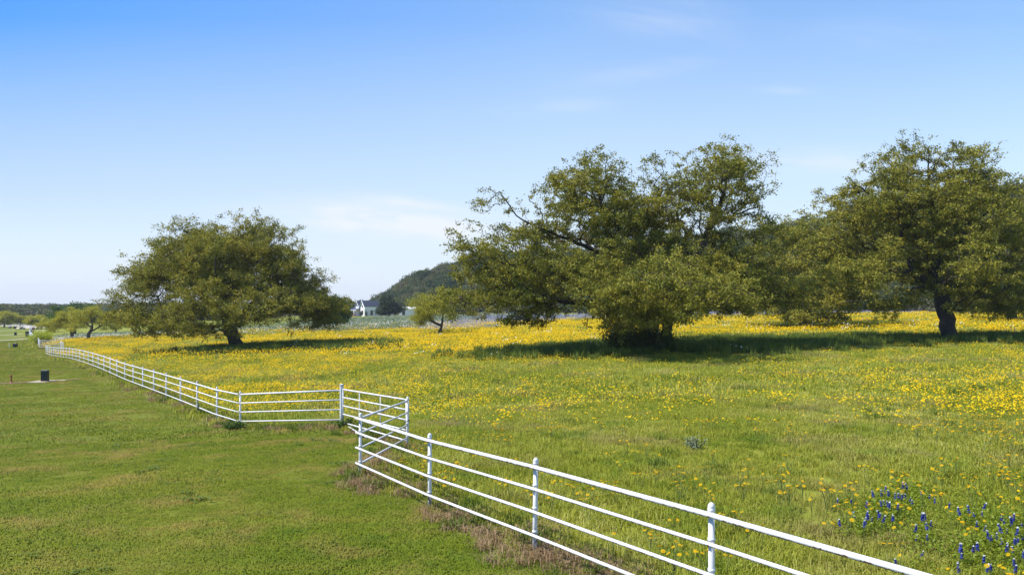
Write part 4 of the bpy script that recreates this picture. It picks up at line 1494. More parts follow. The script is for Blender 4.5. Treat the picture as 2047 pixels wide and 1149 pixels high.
tree('mesquite_tree', 'hazy yellow green mesquite between bush and live oak, farther back', 'tree', 175, 232,
     [[(232, 662), (232, 650), (228, 638)], [(232, 652), (245, 642), (252, 636)]],
     [(225, 635, 30, 18, 0, 3.5, 1), (250, 640, 25, 18, 0, 3, 1), (238, 650, 36, 10, 0, 3, 0.8)],
     260, 0.22, 0.24, 44, M['mesquite_leaf'], M['bark_light'], 61, 'mesquite trees', **mz)
for i, (px, d, wd, hh, lab) in enumerate((
        (8, 285, 34, 30, 'yellow green mesquite by the gravel road at the left picture edge'), (40, 300, 30, 24, 'low mesquite behind the gravel road, second from the left edge'),
        (74, 250, 30, 26, 'mesquite just left of and behind the round bush'), (100, 210, 26, 30, 'pale mesquite rising above the round bush'))):
    p = at(px, d)
    py0 = 608 - F_PX * (p.z - CAMZ) / d
    tree('mesquite_tree', lab, 'tree', d, px,
         [[(px, py0), (px + 1, py0 - hh * 0.35), (px - 2, py0 - hh * 0.7)], [(px + 1, py0 - hh * 0.35), (px + wd * 0.35, py0 - hh * 0.6)], [(px + 1, py0 - hh * 0.3), (px - wd * 0.35, py0 - hh * 0.55)]],
         [(px, py0 - hh * 0.72, wd * 0.5, hh * 0.28, 0, 3.5, 1), (px - wd * 0.3, py0 - hh * 0.55, wd * 0.3, hh * 0.28, 0, 3, 1), (px + wd * 0.3, py0 - hh * 0.5, wd * 0.3, hh * 0.3, 0, 3, 1)],
         220, 0.22, 0.34, 36, M['mesquite_leaf'], M['bark_light'], 70 + i, 'mesquite trees', spread=0.5, seg=0.9, hole=0.05)
p = at(145, 190)
tree('oak_tree', 'dark green rounded oak behind the mesquites at far left', 'tree', 190, 148,
     [[(148, 660), (148, 640), (146, 620)], [(148, 640), (170, 625)], [(148, 640), (125, 628)]],
     [(145, 618, 34, 14, 0, 5, 1), (170, 625, 30, 14, 0, 5, 1), (120, 628, 24, 14, 0, 4, 1), (148, 635, 50, 14, 0, 5, 1)],
     420, 0.4, 0.34, 44, M['elm_leaf'], M['bark'], 81, spread=0.55, seg=0.9, hole=0.0)
tree('juniper_tree', 'dense dark rounded juniper in front of the right end of the farmhouse', 'tree', 275, 778,
     [[(778, 636), (778, 628), (778, 618), (778, 600)], [(778, 626), (762, 618)], [(778, 626), (794, 616)]],
     [(778, 611, 23, 16, 0, 4.5, 1), (763, 621, 14, 9, 0, 4, 1), (793, 620, 14, 10, 0, 4, 1), (778, 620, 22, 8, -2, 3.5, 1), (777, 601, 14, 8, 0, 3, 1)],
     620, 0.45, 0.42, 46, M['juniper_leaf'], M['bark'], 83, spread=0.5, seg=0.9, hole=-0.2)
tree('elm_tree', 'fresh dark green round tree touching the right side of the lone live oak', 'tree', 135, 668,
     [[(668, 660), (668, 645), (668, 620)], [(668, 645), (650, 630)], [(668, 645), (686, 632)]],
     [(662, 612, 22, 20, 0, 3.0, 1), (648, 628, 22, 22, 0, 3, 1), (678, 632, 14, 20, 0, 2.4, 1), (662, 642, 26, 12, -1, 3, 1)],
     560, 0.3, 0.25, 50, M['elm_leaf'], M['bark'], 85, spread=0.42, seg=0.8, hole=-0.15)


def shrub(name, label, cat, px, d, wd, h, n, leaf, mat, seed, group=None, stems=9, upright=0.4):
    """multi-stemmed bush: thin stems fanning from the ground and leaves round them"""
    r_ = np.random.default_rng(seed)
    root = empty(name, tuple(at(px, d)))
    tag(root, label, cat, group)
    mb = MB()
    C = []
    for i in range(stems):
        an = r_.uniform(0, 6.283)
        ro = wd / 2 * math.sqrt(r_.uniform(0, 1))
        tip = Vector((ro * math.cos(an), ro * math.sin(an), h * (1 - 0.5 * (ro / (wd / 2)) ** 2) * r_.uniform(0.8, 1.0)))
        mb.tube([(tip.x * 0.12, tip.y * 0.12, -0.05), (tip.x * 0.5, tip.y * 0.5, tip.z * 0.55), tip], [0.02 + 0.006 * h, 0.015, 0.006], 5)
        for t in np.linspace(0.15, 1, 6):
            C.append((tip.x * t, tip.y * t, tip.z * t))
    mb.build('stems', M['bark_light'], root)
    C = np.array(C)
    k_ = r_.integers(0, len(C), n)
    p = C[k_] + r_.normal(0, 1, (n, 3)) * np.array((wd * 0.10, wd * 0.10, h * 0.10))
    p[:, 2] = np.maximum(p[:, 2], 0.04)
    V, Fc, a = leaf_quads(r_, p, leaf, 0.5, upright)
    link('foliage', mesh_np('foliage', V, Fc, {'v': a}), [mat], root)
    return root


shrub('bush', 'bright yellow green round bush at the bend of the far white fence', 'bush', 85, 116, 3.3, 2.3, 5200, 0.17, M['bush_leaf'], 91, stems=26)
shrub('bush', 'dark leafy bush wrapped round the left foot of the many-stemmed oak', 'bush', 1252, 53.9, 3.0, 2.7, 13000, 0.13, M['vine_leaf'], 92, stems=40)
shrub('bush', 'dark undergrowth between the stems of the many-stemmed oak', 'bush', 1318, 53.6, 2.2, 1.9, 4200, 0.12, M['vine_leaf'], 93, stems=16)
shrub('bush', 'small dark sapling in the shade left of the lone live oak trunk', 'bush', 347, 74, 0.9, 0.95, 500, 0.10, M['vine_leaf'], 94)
shrub('bush', 'leafy sprout at the left foot of the lone live oak trunk', 'bush', 463, 76.6, 0.9, 0.9, 380, 0.10, M['elm_leaf'], 95)
shrub('weed', 'big-leaved green weed at the foot of the fence corner post', 'weed', 470, 25.1, 0.75, 0.32, 420, 0.10, M['elm_leaf'], 96, upright=1.5)
shrub('weed', 'big-leaved green weed at the foot of the thick gate post', 'weed', 690, 22.9, 0.6, 0.36, 380, 0.09, M['elm_leaf'], 97, upright=1.5)
shrub('weed', 'pale silvery weed by the fence left of the corner post', 'weed', 396, 30.0, 0.25, 0.5, 120, 0.07, M['sage'], 98, stems=5)
shrub('weed', 'grey green bushy weed in the meadow beyond the third near post', 'weed', 1392, 17.6, 0.55, 0.40, 480, 0.05, M['sage'], 99, upright=0.8)

# ------------------------------------------------------------------ far woods
def wood_mesh(seed, h, wdt, n, size, bare=False):
    r_ = np.random.default_rng(seed)
    L = []
    for i in range(5):
        c = np.array((r_.normal(0, wdt * 0.22), r_.normal(0, wdt * 0.22), h * r_.uniform(0.45, 0.72)))
        s = np.array((wdt * 0.34, wdt * 0.34, h * 0.28)) * r_.uniform(0.75, 1.15)
        dv = r_.normal(0, 1, (n // 5, 3))
        dv /= np.linalg.norm(dv, axis=1)[:, None]
        L.append(c + dv * s * (r_.uniform(0, 1, n // 5) ** 0.4)[:, None])
    p = np.concatenate(L)
    V, Fc, a = leaf_quads(r_, p, size, 0.7, 0.5)
    mb = MB()
    mb.tube([(0, 0, -0.5), (0.1, 0, h * 0.3), (0.1, 0.1, h * 0.6)], [0.25, 0.2, 0.08], 5)
    tv = np.array([tuple(q) for q in mb.v])
    tf = [f for f in mb.f if len(f) == 4]
    n_leaf = len(Fc)
    V2 = np.concatenate([V, tv])
    F2 = np.concatenate([Fc, np.array(tf) + len(V)])
    return mesh_np('wood_tree', V2, F2, {'v': np.concatenate([a, np.zeros(len(tv))])}, mat_idx=np.r_[np.zeros(n_leaf), np.ones(len(tf))].astype(int))


t_wood = templates('hill_tree', [wood_mesh(500 + i, 6.0 + 0.5 * (i % 4), 6.0 + 0.4 * (i % 3), 620, 0.62) for i in range(6)], [M['hill_leaf'], M['bark']])
n_ = 15000
dd = rng.uniform(175, 560, n_)
uu = rng.uniform((672 - 1023.5) / F_PX, 1.0, n_)
hx, hy = uu * dd, dd
hh = hill_h(hx, hy)
edge = np.clip(hh / 2.0, 0, 1)
foot = (uu > (1150 - 1023.5) / F_PX) & (dd > 178)
kk = ((hh > 0.25) | ((uu < (800 - 1023.5) / F_PX) & (dd > 400) & (dd < 475)) | (foot & (rng.uniform(0, 1, n_) < 0.7))) & (rng.uniform(0, 1, n_) < dd / 560 * 1.15)
D_r = np.interp(uu, H_U, H_D)
kk &= dd < D_r * 1.22
hx, hy = hx[kk], hy[kk]
hz = land(hx, hy)
scatter('hill_wood', np.stack([hx, hy, hz - 0.3], -1), t_wood, rng, 'dense mixed wood of junipers and oaks covering the hill behind the meadow', 'wood', 0.6, 1.3)
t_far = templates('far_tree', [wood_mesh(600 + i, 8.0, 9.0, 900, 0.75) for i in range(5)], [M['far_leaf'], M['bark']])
n_ = 9000
dd = np.exp(rng.uniform(math.log(325), math.log(2600), n_))
uu = rng.uniform(-0.80, -0.02, n_)
fx, fy = uu * dd, dd
kk = ~((uu > -0.30) & (dd < 520)) & (hill_h(fx, fy) < 0.3)
fx, fy = fx[kk], fy[kk]
fs = 0.55 + 0.65 * rng.uniform(0, 1, len(fx)) ** 1.6 + 0.2 * sstep(fy, 600, 2000)
scatter('far_wood', np.stack([fx, fy, terrain(fx, fy) - 0.4], -1), t_far, rng, 'far-off flat woodland along the left horizon', 'wood', scl=fs)

# ------------------------------------------------------------------ fences and gates
RAILS = (1.142, 0.857, 0.562, 0.257)


def post_mesh(h=1.19, r=0.031):
    mb = MB()
    mb.lathe([(r, -0.3), (r, h)], 14)
    for z in RAILS:                                            # clamps that hold the rails
        mb.lathe([(r + 0.001, z + 0.020), (r + 0.007, z + 0.024), (r + 0.007, z + 0.050), (r + 0.001, z + 0.054)], 14)
    return mb.mesh('post', True)


def cap_mesh(r=0.031):
    mb = MB()
    mb.lathe([(r + 0.005, 0.0), (r + 0.006, 0.018), (r + 0.003, 0.024), (r + 0.006, 0.034), (r * 1.05, 0.050), (r * 0.78, 0.065), (r * 0.4, 0.074), (0.004, 0.077)], 14)
    return mb.mesh('post_cap', True)


PM, PC = post_mesh(), cap_mesh()
for me in (PM, PC):
    me.materials.append(M['paint'])


def put_post(parent, org, xy, cap=True, rz=0.0):
    p = Vector((xy[0], xy[1], tz(*xy))) - org
    o = link('post', PM, None, parent, p)
    o.rotation_euler = (rng.normal(0, 0.006), rng.normal(0, 0.006), rz)
    if cap:
        link('post_cap', PC, None, o, (0, 0, 1.175))
    return o


def rail_line(parent, org, pts, z, r, off=0.0, ext0=0.0, ext1=0.0, sides=10):
    """one rail over a run of posts, clamped to their lawn side"""
    P = [np.array(p, float) for p in pts]
    d0 = P[1] - P[0]
    d1 = P[-1] - P[-2]
    Q = []
    for i, p in enumerate(P):
        t = (P[min(i + 1, len(P) - 1)] - P[max(i - 1, 0)])
        t /= np.linalg.norm(t)
        nrm = np.array((-t[1], t[0]))
        q = p + nrm * off
        Q.append(Vector((q[0], q[1], tz(*p) + z)))
    if ext0:
        Q[0] = Q[0] + (Q[0] - Q[1]).normalized() * ext0
    if ext1:
        Q[-1] = Q[-1] + (Q[-1] - Q[-2]).normalized() * ext1
    # fine points so that a pipe bends smoothly at each post
    mb = MB()
    mb.tube([q - org for q in Q], r, sides)
    return mb.build('rail', M['paint'], parent, None, True)


def pr_off(r):
    return 0.031 + r + 0.001


# near fence: from the right foreground to post A, then the wing to the gate's latch post F
org = Vector((NEAR[0][0], NEAR[0][1], tz(*NEAR[0])))
f1 = empty('pipe_fence', org)
tag(f1, 'nearest white pipe fence, from the right foreground to the latch side of the gate', 'fence', 'white pipe fences')
rz = math.atan2(-2.564, 1.635)
for p in NEAR:
    put_post(f1, org, p)
put_post(f1, org, F_, cap=True)
for z in RAILS:
    r = 0.028 if z > 1 else 0.0215
    rail_line(f1, org, NEAR, z, r, -pr_off(r), ext0=0.09)
    rail_line(f1, org, [A_ * 0.996 + F_ * 0.004, F_], z, r * 0.92, 0.0)
# middle fence: hinge post E, wing to corner post B, long run down the slope to C, wing to F2
org = Vector((B_[0], B_[1], tz(*B_)))
f2 = empty('pipe_fence', org)
tag(f2, 'long white pipe fence running away downhill from the hinge side of the near gate', 'fence', 'white pipe fences')
for i, p in enumerate(FAR):
    put_post(f2, org, p, cap=i < 12)
put_post(f2, org, F2_, cap=False)
mb = MB()
mb.lathe([(0.058, -0.3), (0.058, 0.4), (0.058, 0.9), (0.058, 1.27), (0.058, 1.299), (0.063, 1.302), (0.063, 1.325), (0.02, 1.335)], 16)
mb.build('gate_post', M['paint'], f2, Vector((E_[0], E_[1], tz(*E_))) - org, True)
for z in RAILS:
    r = 0.028 if z > 1 else 0.0215
    rail_line(f2, org, [tuple(E_)] + [(B_[0], B_[1])], z, r, 0.0)
    rail_line(f2, org, FAR, z, r, pr_off(r) * 0.9, sides=8)
    rail_line(f2, org, [tuple(C_), tuple(F2_)], z, r, 0.0, sides=6)
# far fence
org = Vector((D_[0], D_[1], tz(*D_)))
f3 = empty('pipe_fence', org)
tag(f3, 'farthest white pipe fence winding past the round bush towards the gravel road', 'fence', 'white pipe fences')
for i, p in enumerate(TAIL):
    put_post(f3, org, p, cap=False)
put_post(f3, org, E2_, cap=False)
for z in RAILS:
    r = 0.03 if z > 1 else 0.025
    rail_line(f3, org, [tuple(E2_), tuple(D_)], z, r, 0.0, sides=6)
    rail_line(f3, org, TAIL, z, r, 0.05, sides=6)


def make_gate(a, b, label, near):
    a, b = np.array(a), np.array(b)
    t = (b - a) / np.linalg.norm(b - a)
    a2, b2 = a + t * 0.14, b - t * 0.07
    L = np.linalg.norm(b2 - a2)
    za, zb = tz(*a2), tz(*b2)
    org = Vector((a2[0], a2[1], za))
    gt = empty('pipe_gate', org)
    tag(gt, label, 'gate', 'white pipe gates')

    def P(s, z):
        q = a2 + (b2 - a2) * s
        return Vector((q[0], q[1], za + (zb - za) * s + z)) - org
    for z in (1.17, 0.93, 0.68, 0.43, 0.18):
        mb = MB()
        mb.tube([P(0, z), P(0.5, z), P(1, z)], 0.024 if z > 1 else 0.021, 10)
        mb.build('bar', M['paint'], gt, None, True)
    for s in (0.0, 0.30, 0.64, 1.0):
        mb = MB()
        mb.tube([P(s, 0.16), P(s, 1.19)], 0.019 if s in (0.0, 1.0) else 0.013, 8)
        mb.build('stile', M['paint'], gt, None, True)
    if near:
        for z in (1.10, 0.26):
            mb = MB()
            mb.tube([P(0, z), P(-0.02, z), P(-0.03, z + 0.01)], 0.012, 8)
            mb.box(tuple(P(-0.008, z)), (0.03, 0.05, 0.06))
            mb.build('hinge', M['chain'], gt)
        pts = []
        c = P(1.008, 0.66)
        mb = MB()
        for k_ in range(15):                                    # links of the latch chain round the post
            an = 2 * math.pi * k_ / 15
            q = c + Vector((0.062 * math.cos(an), 0.075 * math.sin(an), 0.028 * math.cos(an)))
            an2 = an + 0.33
            q2 = c + Vector((0.062 * math.cos(an2), 0.075 * math.sin(an2), 0.028 * math.cos(an2)))
            mb.tube([q, q2], 0.008 if k_ % 2 else 0.012, 6)
        mb.tube([c + Vector((-0.06, -0.01, -0.02)), c + Vector((-0.09, -0.02, -0.08)), c + Vector((-0.14, -0.01, -0.16))], 0.007, 6)
        mb.build('latch_chain', M['chain'], gt)
    return gt


make_gate(E_, F_, 'white five-bar pipe gate with a chain latch between the two near fences', True)
make_gate(E2_, F2_, 'far white pipe gate in the recess beside the round bush', False)
# a loose length of pipe lying under the gate
p0, p1 = at(697, 22.6, 0.10), at(733, 20.6, 0.05)
mb = MB()
mb.tube([Vector((0, 0, 0)), (p1 - p0) * 0.5, p1 - p0], 0.02, 8)
o = mb.build('loose_pipe', M['paint'], None, p0, True)
tag(o, 'loose white pipe lying in the grass below the near gate', 'pipe')

# ------------------------------------------------------------------ utility boxes, hydrant, pad, tracks
def utility_box(px, d, wd, h, label, pad=False, group='dark green utility boxes'):
    p = at(px, d)
    root = empty('utility_box', p, R(4))
    tag(root, label, 'utility box', group)
    mb = MB()
    mb.box((0, 0, h * 0.45), (wd, wd * 0.85, h * 0.9))
    mb.box((0, 0, 0.02), (wd * 1.06, wd * 0.9, 0.06))
    b_ = mb.build('cabinet', M['box_green'], root)
    bv = b_.modifiers.new('bevel', 'BEVEL')
    bv.width = 0.012
    mb = MB()
    mb.box((0, 0.0, h * 0.93), (wd * 1.05, wd * 0.9, h * 0.06))
    mb.box((0, 0.0, h * 0.97), (wd * 0.98, wd * 0.82, h * 0.04), taper=0.9)
    mb.build('lid', M['box_edge'], root)
    if wd > 0.3:
        mb = MB()
        mb.tube([(0.1, -wd * 0.45, h * 0.5), (0.1, -wd * 0.47, h * 0.5)], 0.025, 8)
        mb.box((0.1, -wd * 0.455, h * 0.42), (0.03, 0.03, 0.08))
        mb.build('handle', M['chain'], root)
    return root


utility_box(90, 47, 0.36, 0.72, 'largest dark green utility box, on the concrete pad in the lawn')
utility_box(30.5, 112, 0.50, 0.62, 'dark green utility box beside the short white marker post')
utility_box(54.5, 170, 0.5, 0.75, 'small dark utility box in line with the far white fence, nearer one', )
utility_box(31, 190, 0.45, 0.80, 'slim dark utility box alone on the far lawn by a gravel track')
utility_box(54, 200, 0.6, 0.75, 'left one of two dark utility boxes side by side on the far lawn')
utility_box(60, 203, 0.8, 0.75, 'right one of two dark utility boxes side by side on the far lawn')
utility_box(30, 262, 0.65, 0.8, 'farthest dark utility box, just in front of the gravel road')


def slab(name, px0, px1, d0, d1, mat, label, cat):
    c = at((px0 + px1) / 2, (d0 + d1) / 2)
    wd = (px1 - px0) / F_PX * (d0 + d1) / 2
    mb = MB()
    mb.box((0, 0, 0.01), (wd, d1 - d0, 0.09), 0.0)
    o = mb.build(name, mat, None, c)
    bv = o.modifiers.new('bevel', 'BEVEL')
    bv.width = 0.02
    return tag(o, label, cat)


slab('concrete_pad', 68, 101, 46.3, 47.7, M['concrete'], 'pale concrete pad under the largest dark green utility box', 'pad')
slab('stone_slab', 104, 116, 47.2, 47.6, M['concrete'], 'flat pale stone in the lawn right of the pad, left of two', 'stone')
slab('stone_slab', 118, 133, 47.4, 47.8, M['concrete'], 'flat pale stone in the lawn right of the pad, right of two', 'stone')
p = at(22.5, 46.5)
root = empty('yard_hydrant', p)
tag(root, 'rusty red yard hydrant standing in the lawn at the far left', 'hydrant')
mb = MB()
mb.lathe([(0.10, -0.05), (0.11, 0.03), (0.06, 0.07), (0.035, 0.09)], 10)
mb.build('base', M['red_iron'], root)
mb = MB()
mb.lathe([(0.032, 0.05), (0.032, 0.40), (0.045, 0.41), (0.045, 0.47), (0.02, 0.49)], 10)
mb.tube([(0, 0, 0.42), (-0.06, -0.02, 0.42), (-0.075, -0.02, 0.37)], 0.018, 8)
mb.build('riser', M['red_iron'], root)
mb = MB()
mb.tube([(-0.11, 0, 0.50), (0.0, 0, 0.505), (0.04, 0, 0.49)], 0.012, 6)
mb.build('handle', M['red_iron'], root)
p = at(18.7, 112)
mb = MB()
mb.lathe([(0.045, -0.2), (0.045, 0.60), (0.05, 0.61), (0.05, 0.66), (0.02, 0.69)], 8)
o = mb.build('marker_post', M['white_plastic'], None, p)
tag(o, 'short white marker post left of a dark green utility box', 'post')
p = at(66.5, 205)
root = empty('mailbox', p)
tag(root, 'brown box on a post at the bend of the farthest white fence', 'box')
mb = MB()
mb.box((0, 0, 0.45), (0.14, 0.14, 1.0))
mb.build('post', M['wood'], root)
mb = MB()
mb.box((0, 0, 1.15), (0.55, 0.45, 0.45))
mb.tube([(-0.275, 0, 1.37), (0.275, 0, 1.37)], 0.225, 10)
mb.build('cabinet', M['wood'], root)
for i, (px, d, s, lab) in enumerate(((19, 272, 1.1, 'dark rock by the gravel road, left of the farthest utility box'), (43.5, 255, 1.3, 'larger dark rock of the pair on the far lawn'), (48.5, 254, 0.8, 'smaller dark rock of the pair on the far lawn'))):
    r_ = np.random.default_rng(800 + i)
    bpy_me = MB()
    bpy_me.lathe([(0.5 * s, -0.15), (0.62 * s, 0.15 * s), (0.5 * s, 0.42 * s), (0.22 * s, 0.6 * s)], 9)
    bpy_me.v = [(a * r_.uniform(0.8, 1.2), b * r_.uniform(0.8, 1.2), c * r_.uniform(0.85, 1.15)) for a, b, c in bpy_me.v]
    tag(bpy_me.build('rock', M['stone'], None, at(px, d)), lab, 'rock', 'rocks on the far lawn')


def strip_mesh(name, pts, wd, mat, lift=0.02):
    """a track draped over the land"""
    P = catmull([(p[0], p[1], 0) for p in pts], 1.5)[:, :2]
    t = np.gradient(P, axis=0)
    t /= np.linalg.norm(t, axis=1)[:, None]
    nrm = np.stack([-t[:, 1], t[:, 0]], -1)
    cols = np.linspace(-0.5, 0.5, 5)
    w_ = wd * (0.85 + 0.3 * snoise(P[:, 0], P[:, 1], 0.4, 5))
    G = P[:, None] + nrm[:, None] * (cols[None, :, None] * w_[:, None, None])
    Z = terrain(G[..., 0], G[..., 1]) + lift
    V = np.concatenate([G, Z[..., None]], -1).reshape(-1, 3)
    o = link(name, mesh_np(name, V, grid_faces(5, len(P))), [mat])
    return tag(o, kind='structure')


def U(px, d):
    return ((px - 1023.5) / F_PX * d, d)


strip_mesh('soil_strip', [U(-30, 46.0), U(30, 46.3), U(70, 46.8), U(110, 47.6), U(140, 48.0), U(160, 48.4)], 0.5, M['soil'], 0.03)
strip_mesh('gravel_track', [U(-60, 150), U(0, 152), U(30, 154), U(52, 156)], 2.6, M['gravel'], 0.05)
strip_mesh('gravel_track', [U(-60, 192), U(0, 194), U(30, 196), U(45, 197)], 2.2, M['gravel'], 0.05)
strip_mesh('gravel_track', [U(-60, 236), U(0, 238), U(30, 240)], 2.4, M['gravel'], 0.05)
strip_mesh('gravel_track', [U(64, 232), U(75, 230), U(92, 228)], 3.0, M['gravel'], 0.05)
strip_mesh('gravel_road', [U(-120, 318), U(-40, 316), U(20, 312), U(60, 302), U(66, 280), U(62, 262)], 9.0, M['gravel'], 0.06)

# ------------------------------------------------------------------ farmhouse
hp = at(728.7, 330)
house = empty('farmhouse', hp)
tag(house, 'white farmhouse with dark roofs and a porch at the foot of the hill', 'house')
fx_, fy_ = -0.88, -0.475                   # the gables face left towards the camera
HR = math.atan2(fx_, -fy_) * -1
# local frame: +a along the facade to the picture's left, +b back into the house
av, bv_ = Vector((-0.475, 0.88, 0)), Vector((0.88, 0.475, 0))


def hq(a, b, z):
    return tuple(av * a + bv_ * b + Vector((0, 0, z)))


def gable_block(a0, a1, b0, b1, eave, ridge, wall_m, roof_m, wall_name='wall', over=0.35, gable_m=None):
    am = (a0 + a1) / 2
    mb = MB()
    mb.add([hq(a0, b0, -0.6), hq(a1, b0, -0.6), hq(a1, b0, eave), hq(am, b0, ridge), hq(a0, b0, eave),
            hq(a0, b1, -0.6), hq(a1, b1, -0.6), hq(a1, b1, eave), hq(am, b1, ridge), hq(a0, b1, eave)],
           [(0, 1, 2, 3, 4), (9, 8, 7, 6, 5), (0, 4, 9, 5), (1, 6, 7, 2)])
    wo = mb.build(wall_name, wall_m, house)
    mb = MB()
    sl_ = (ridge - eave) / (am - a0)
    for s, ax_ in ((-1, a0), (1, a1)):
        ao = ax_ + s * over
        zo = eave - sl_ * over
        t = 0.16
        mb.add([hq(am, b0 - over, ridge + 0.05), hq(ao, b0 - over, zo + 0.05), hq(ao, b1 + over, zo + 0.05), hq(am, b1 + over, ridge + 0.05),
                hq(am, b0 - over, ridge + 0.05 + t), hq(ao, b0 - over, zo + 0.05 + t), hq(ao, b1 + over, zo + 0.05 + t), hq(am, b1 + over, ridge + 0.05 + t)],
               [(0, 1, 2, 3), (7, 6, 5, 4), (0, 4, 5, 1), (1, 5, 6, 2), (2, 6, 7, 3)])
    ro = mb.build('roof', roof_m, house)
    # white barge boards on the front
    mb = MB()
    for s, ax_ in ((-1, a0), (1, a1)):
        ao = ax_ + s * over
        zo = eave - sl_ * over
        mb.tube([hq(am, b0 - over - 0.05, ridge + 0.05), hq(ao, b0 - over - 0.05, zo + 0.05)], 0.14, 4)
    mb.build('barge_board', M['house_white'], ro)
    return wo


gable_block(0, 5.6, 0, 13, 4.2, 6.4, M['house_white'], M['roof'])
# stone skirting storey set proud of the siding
mb = MB()
for (a0, b0, a1, b1) in ((-0.04, -0.04, 5.64, -0.04), (-0.04, 13, -0.04, -0.04)):
    mb.add([hq(a0, b0, -0.6), hq(a1, b1, -0.6), hq(a1, b1, 3.0), hq(a0, b0, 3.0)], [(0, 1, 2, 3)])
mb.build('stone_facing', M['house_stone'], house)
# main body behind the porch: ridge along the facade
mb = MB()
mb.add([hq(5.6, 1.2, -0.6), hq(20, 1.2, -0.6), hq(20, 11.5, -0.6), hq(5.6, 11.5, -0.6), hq(5.6, 1.2, 3.1), hq(20, 1.2, 3.1), hq(20, 11.5, 3.1), hq(5.6, 11.5, 3.1), hq(20, 6.35, 6.3), hq(5.6, 6.35, 6.3)],
       [(0, 1, 5, 4), (1, 2, 6, 8, 5), (2, 3, 7, 6)])
mb.build('wall', M['house_white'], house)
mb = MB()
mb.add([hq(5.5, 0.8, 2.9), hq(20.4, 0.8, 2.9), hq(20.4, 6.35, 6.45), hq(5.5, 6.35, 6.45), hq(20.4, 11.9, 2.9), hq(5.5, 11.9, 2.9)], [(0, 1, 2, 3), (3, 2, 4, 5)])
o = mb.build('roof', M['roof'], house)
sol = o.modifiers.new('thickness', 'SOLIDIFY')
sol.thickness = 0.15
gable_block(9.6, 13.4, 0.3, 6, 4.9, 6.5, M['house_white'], M['roof'], 'dormer_wall')
mb = MB()
mb.add([hq(5.6, -2.0, 2.55), hq(19, -2.0, 2.55), hq(19, 1.25, 3.3), hq(5.6, 1.25, 3.3)], [(0, 1, 2, 3)])
o = mb.build('porch_roof', M['roof'], house)
sol = o.modifiers.new('thickness', 'SOLIDIFY')
sol.thickness = 0.12
mb = MB()
mb.tube([hq(5.6, -1.95, 2.38), hq(19, -1.95, 2.38)], 0.17, 4)
mb.build('porch_beam', M['house_white'], house)
for a, m in ((6.2, M['wood']), (8.6, M['wood']), (11.4, M['wood']), (15.0, M['house_white']), (18.8, M['house_white'])):
    mb = MB()
    mb.tube([hq(a, -1.95, -0.5), hq(a, -1.95, 2.3)], 0.13, 4)
    mb.build('porch_post', m, house)
mb = MB()
mb.add([hq(5.7, -2.2, -0.6), hq(19.2, -2.2, -0.6), hq(19.2, 1.15, -0.6), hq(5.7, 1.15, -0.6), hq(5.7, -2.2, 0.15), hq(19.2, -2.2, 0.15), hq(19.2, 1.15, 0.15), hq(5.7, 1.15, 0.15)], [(4, 5, 6, 7), (0, 1, 5, 4), (1, 2, 6, 5), (3, 0, 4, 7)])
mb.build('porch_floor', M['wood'], house)


def window(a0, a1, z0, z1, b, name='window'):
    mb = MB()
    for (p_, q_) in (((a0, z0), (a1, z0)), ((a1, z0), (a1, z1)), ((a1, z1), (a0, z1)), ((a0, z1), (a0, z0)), (((a0 + a1) / 2, z0), ((a0 + a1) / 2, z1))):
        mb.tube([hq(p_[0], b - 0.05, p_[1]), hq(q_[0], b - 0.05, q_[1])], 0.06, 4)
    wo = mb.build(name, M['dark_trim'], house)
    mb = MB()
    mb.add([hq(a0, b - 0.03, z0), hq(a1, b - 0.03, z0), hq(a1, b - 0.03, z1), hq(a0, b - 0.03, z1)], [(0, 1, 2, 3)])
    mb.build('pane', M['glass'], wo)


window(2.2, 3.5, 3.7, 4.6, 0.0)
window(1.6, 3.9, 0.5, 2.3, -0.06)
window(10.6, 12.4, 4.2, 5.1, 0.3)
window(7.0, 8.2, 0.3, 2.3, 1.2, 'door')
window(11.5, 13.8, 0.5, 2.2, 1.2)
mb = MB()                                                    # tall side window of the wing
mb.add([hq(-0.07, 2.6, 0.3), hq(-0.07, 3.7, 0.3), hq(-0.07, 3.7, 2.5), hq(-0.07, 2.6, 2.5)], [(0, 1, 2, 3)])
mb.build('window', M['glass'], house)
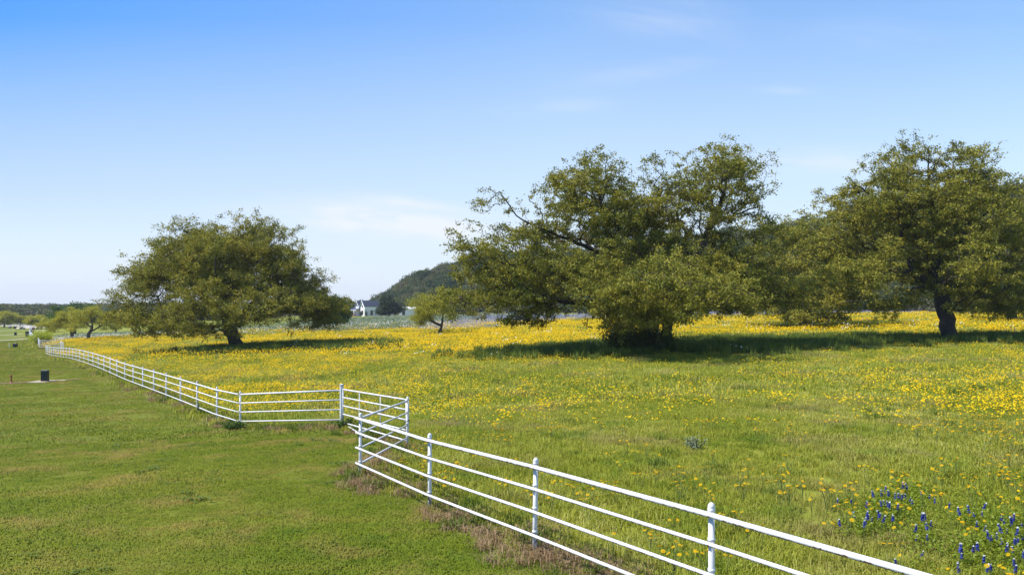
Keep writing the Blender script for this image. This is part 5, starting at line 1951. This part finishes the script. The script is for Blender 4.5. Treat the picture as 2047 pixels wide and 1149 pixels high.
# lean-to on the right side
mb = MB()
mb.add([hq(-0.1, 7.0, 3.3), hq(-0.1, 12.5, 3.3), hq(-3.6, 12.5, 2.2), hq(-3.6, 7.0, 2.2)], [(0, 1, 2, 3)])
o = mb.build('carport_roof', M['roof'], house)
sol = o.modifiers.new('thickness', 'SOLIDIFY')
sol.thickness = 0.12
for b in (7.2, 12.3):
    mb = MB()
    mb.tube([hq(-3.4, b, -0.6), hq(-3.4, b, 2.1)], 0.12, 4)
    mb.build('carport_post', M['wood'], house)
shrub('clipped_shrub', 'dark upright shrub against the front gable of the farmhouse', 'shrub', 721.5, 326.5, 1.1, 2.2, 420, 0.30, M['juniper_leaf'], 120, 'upright shrubs by the farmhouse')
shrub('clipped_shrub', 'dark upright shrub against the side wall of the farmhouse', 'shrub', 732.5, 329.5, 0.9, 2.3, 380, 0.30, M['juniper_leaf'], 121, 'upright shrubs by the farmhouse')
ob = empty('shed', at(815, 335))
tag(ob, 'low white shed half hidden between juniper and pale mesquite', 'shed')
mb = MB()
mb.box((0, 0, 1.2), (7.0, 4.0, 3.0))
mb.build('wall', M['house_stone'], ob)
mb = MB()
mb.add([(-3.8, -2.4, 2.75), (3.8, -2.4, 2.75), (3.8, 0, 3.6), (-3.8, 0, 3.6), (3.8, 2.4, 2.75), (-3.8, 2.4, 2.75)], [(0, 1, 2, 3), (3, 2, 4, 5)])
o = mb.build('roof', M['house_white'], ob)
sol = o.modifiers.new('thickness', 'SOLIDIFY')
sol.thickness = 0.12
mb = MB()
mb.box((-1.5, -2.02, 0.85), (1.2, 0.06, 2.0))
mb.build('door', M['dark_trim'], ob)

# ------------------------------------------------------------------ the air over the land
mb = MB()
mb.box((-300, 1700, 35), (5600, 3800, 110))
hz_m = bpy.data.materials.new('hazy_air')
hz_m.use_nodes = True
b = NB(hz_m.node_tree)
b.n.clear()
o_ = b.node('ShaderNodeOutputMaterial')
pv = b.node('ShaderNodeVolumePrincipled')
pv.inputs['Color'].default_value = (0.88, 0.94, 1.0, 1)
pv.inputs['Density'].default_value = 0.00015
b.l.new(pv.outputs[0], o_.inputs['Volume'])
tag(mb.build('haze', hz_m), 'thin bluish haze lying over the far woods and hill', 'haze', kind='stuff')
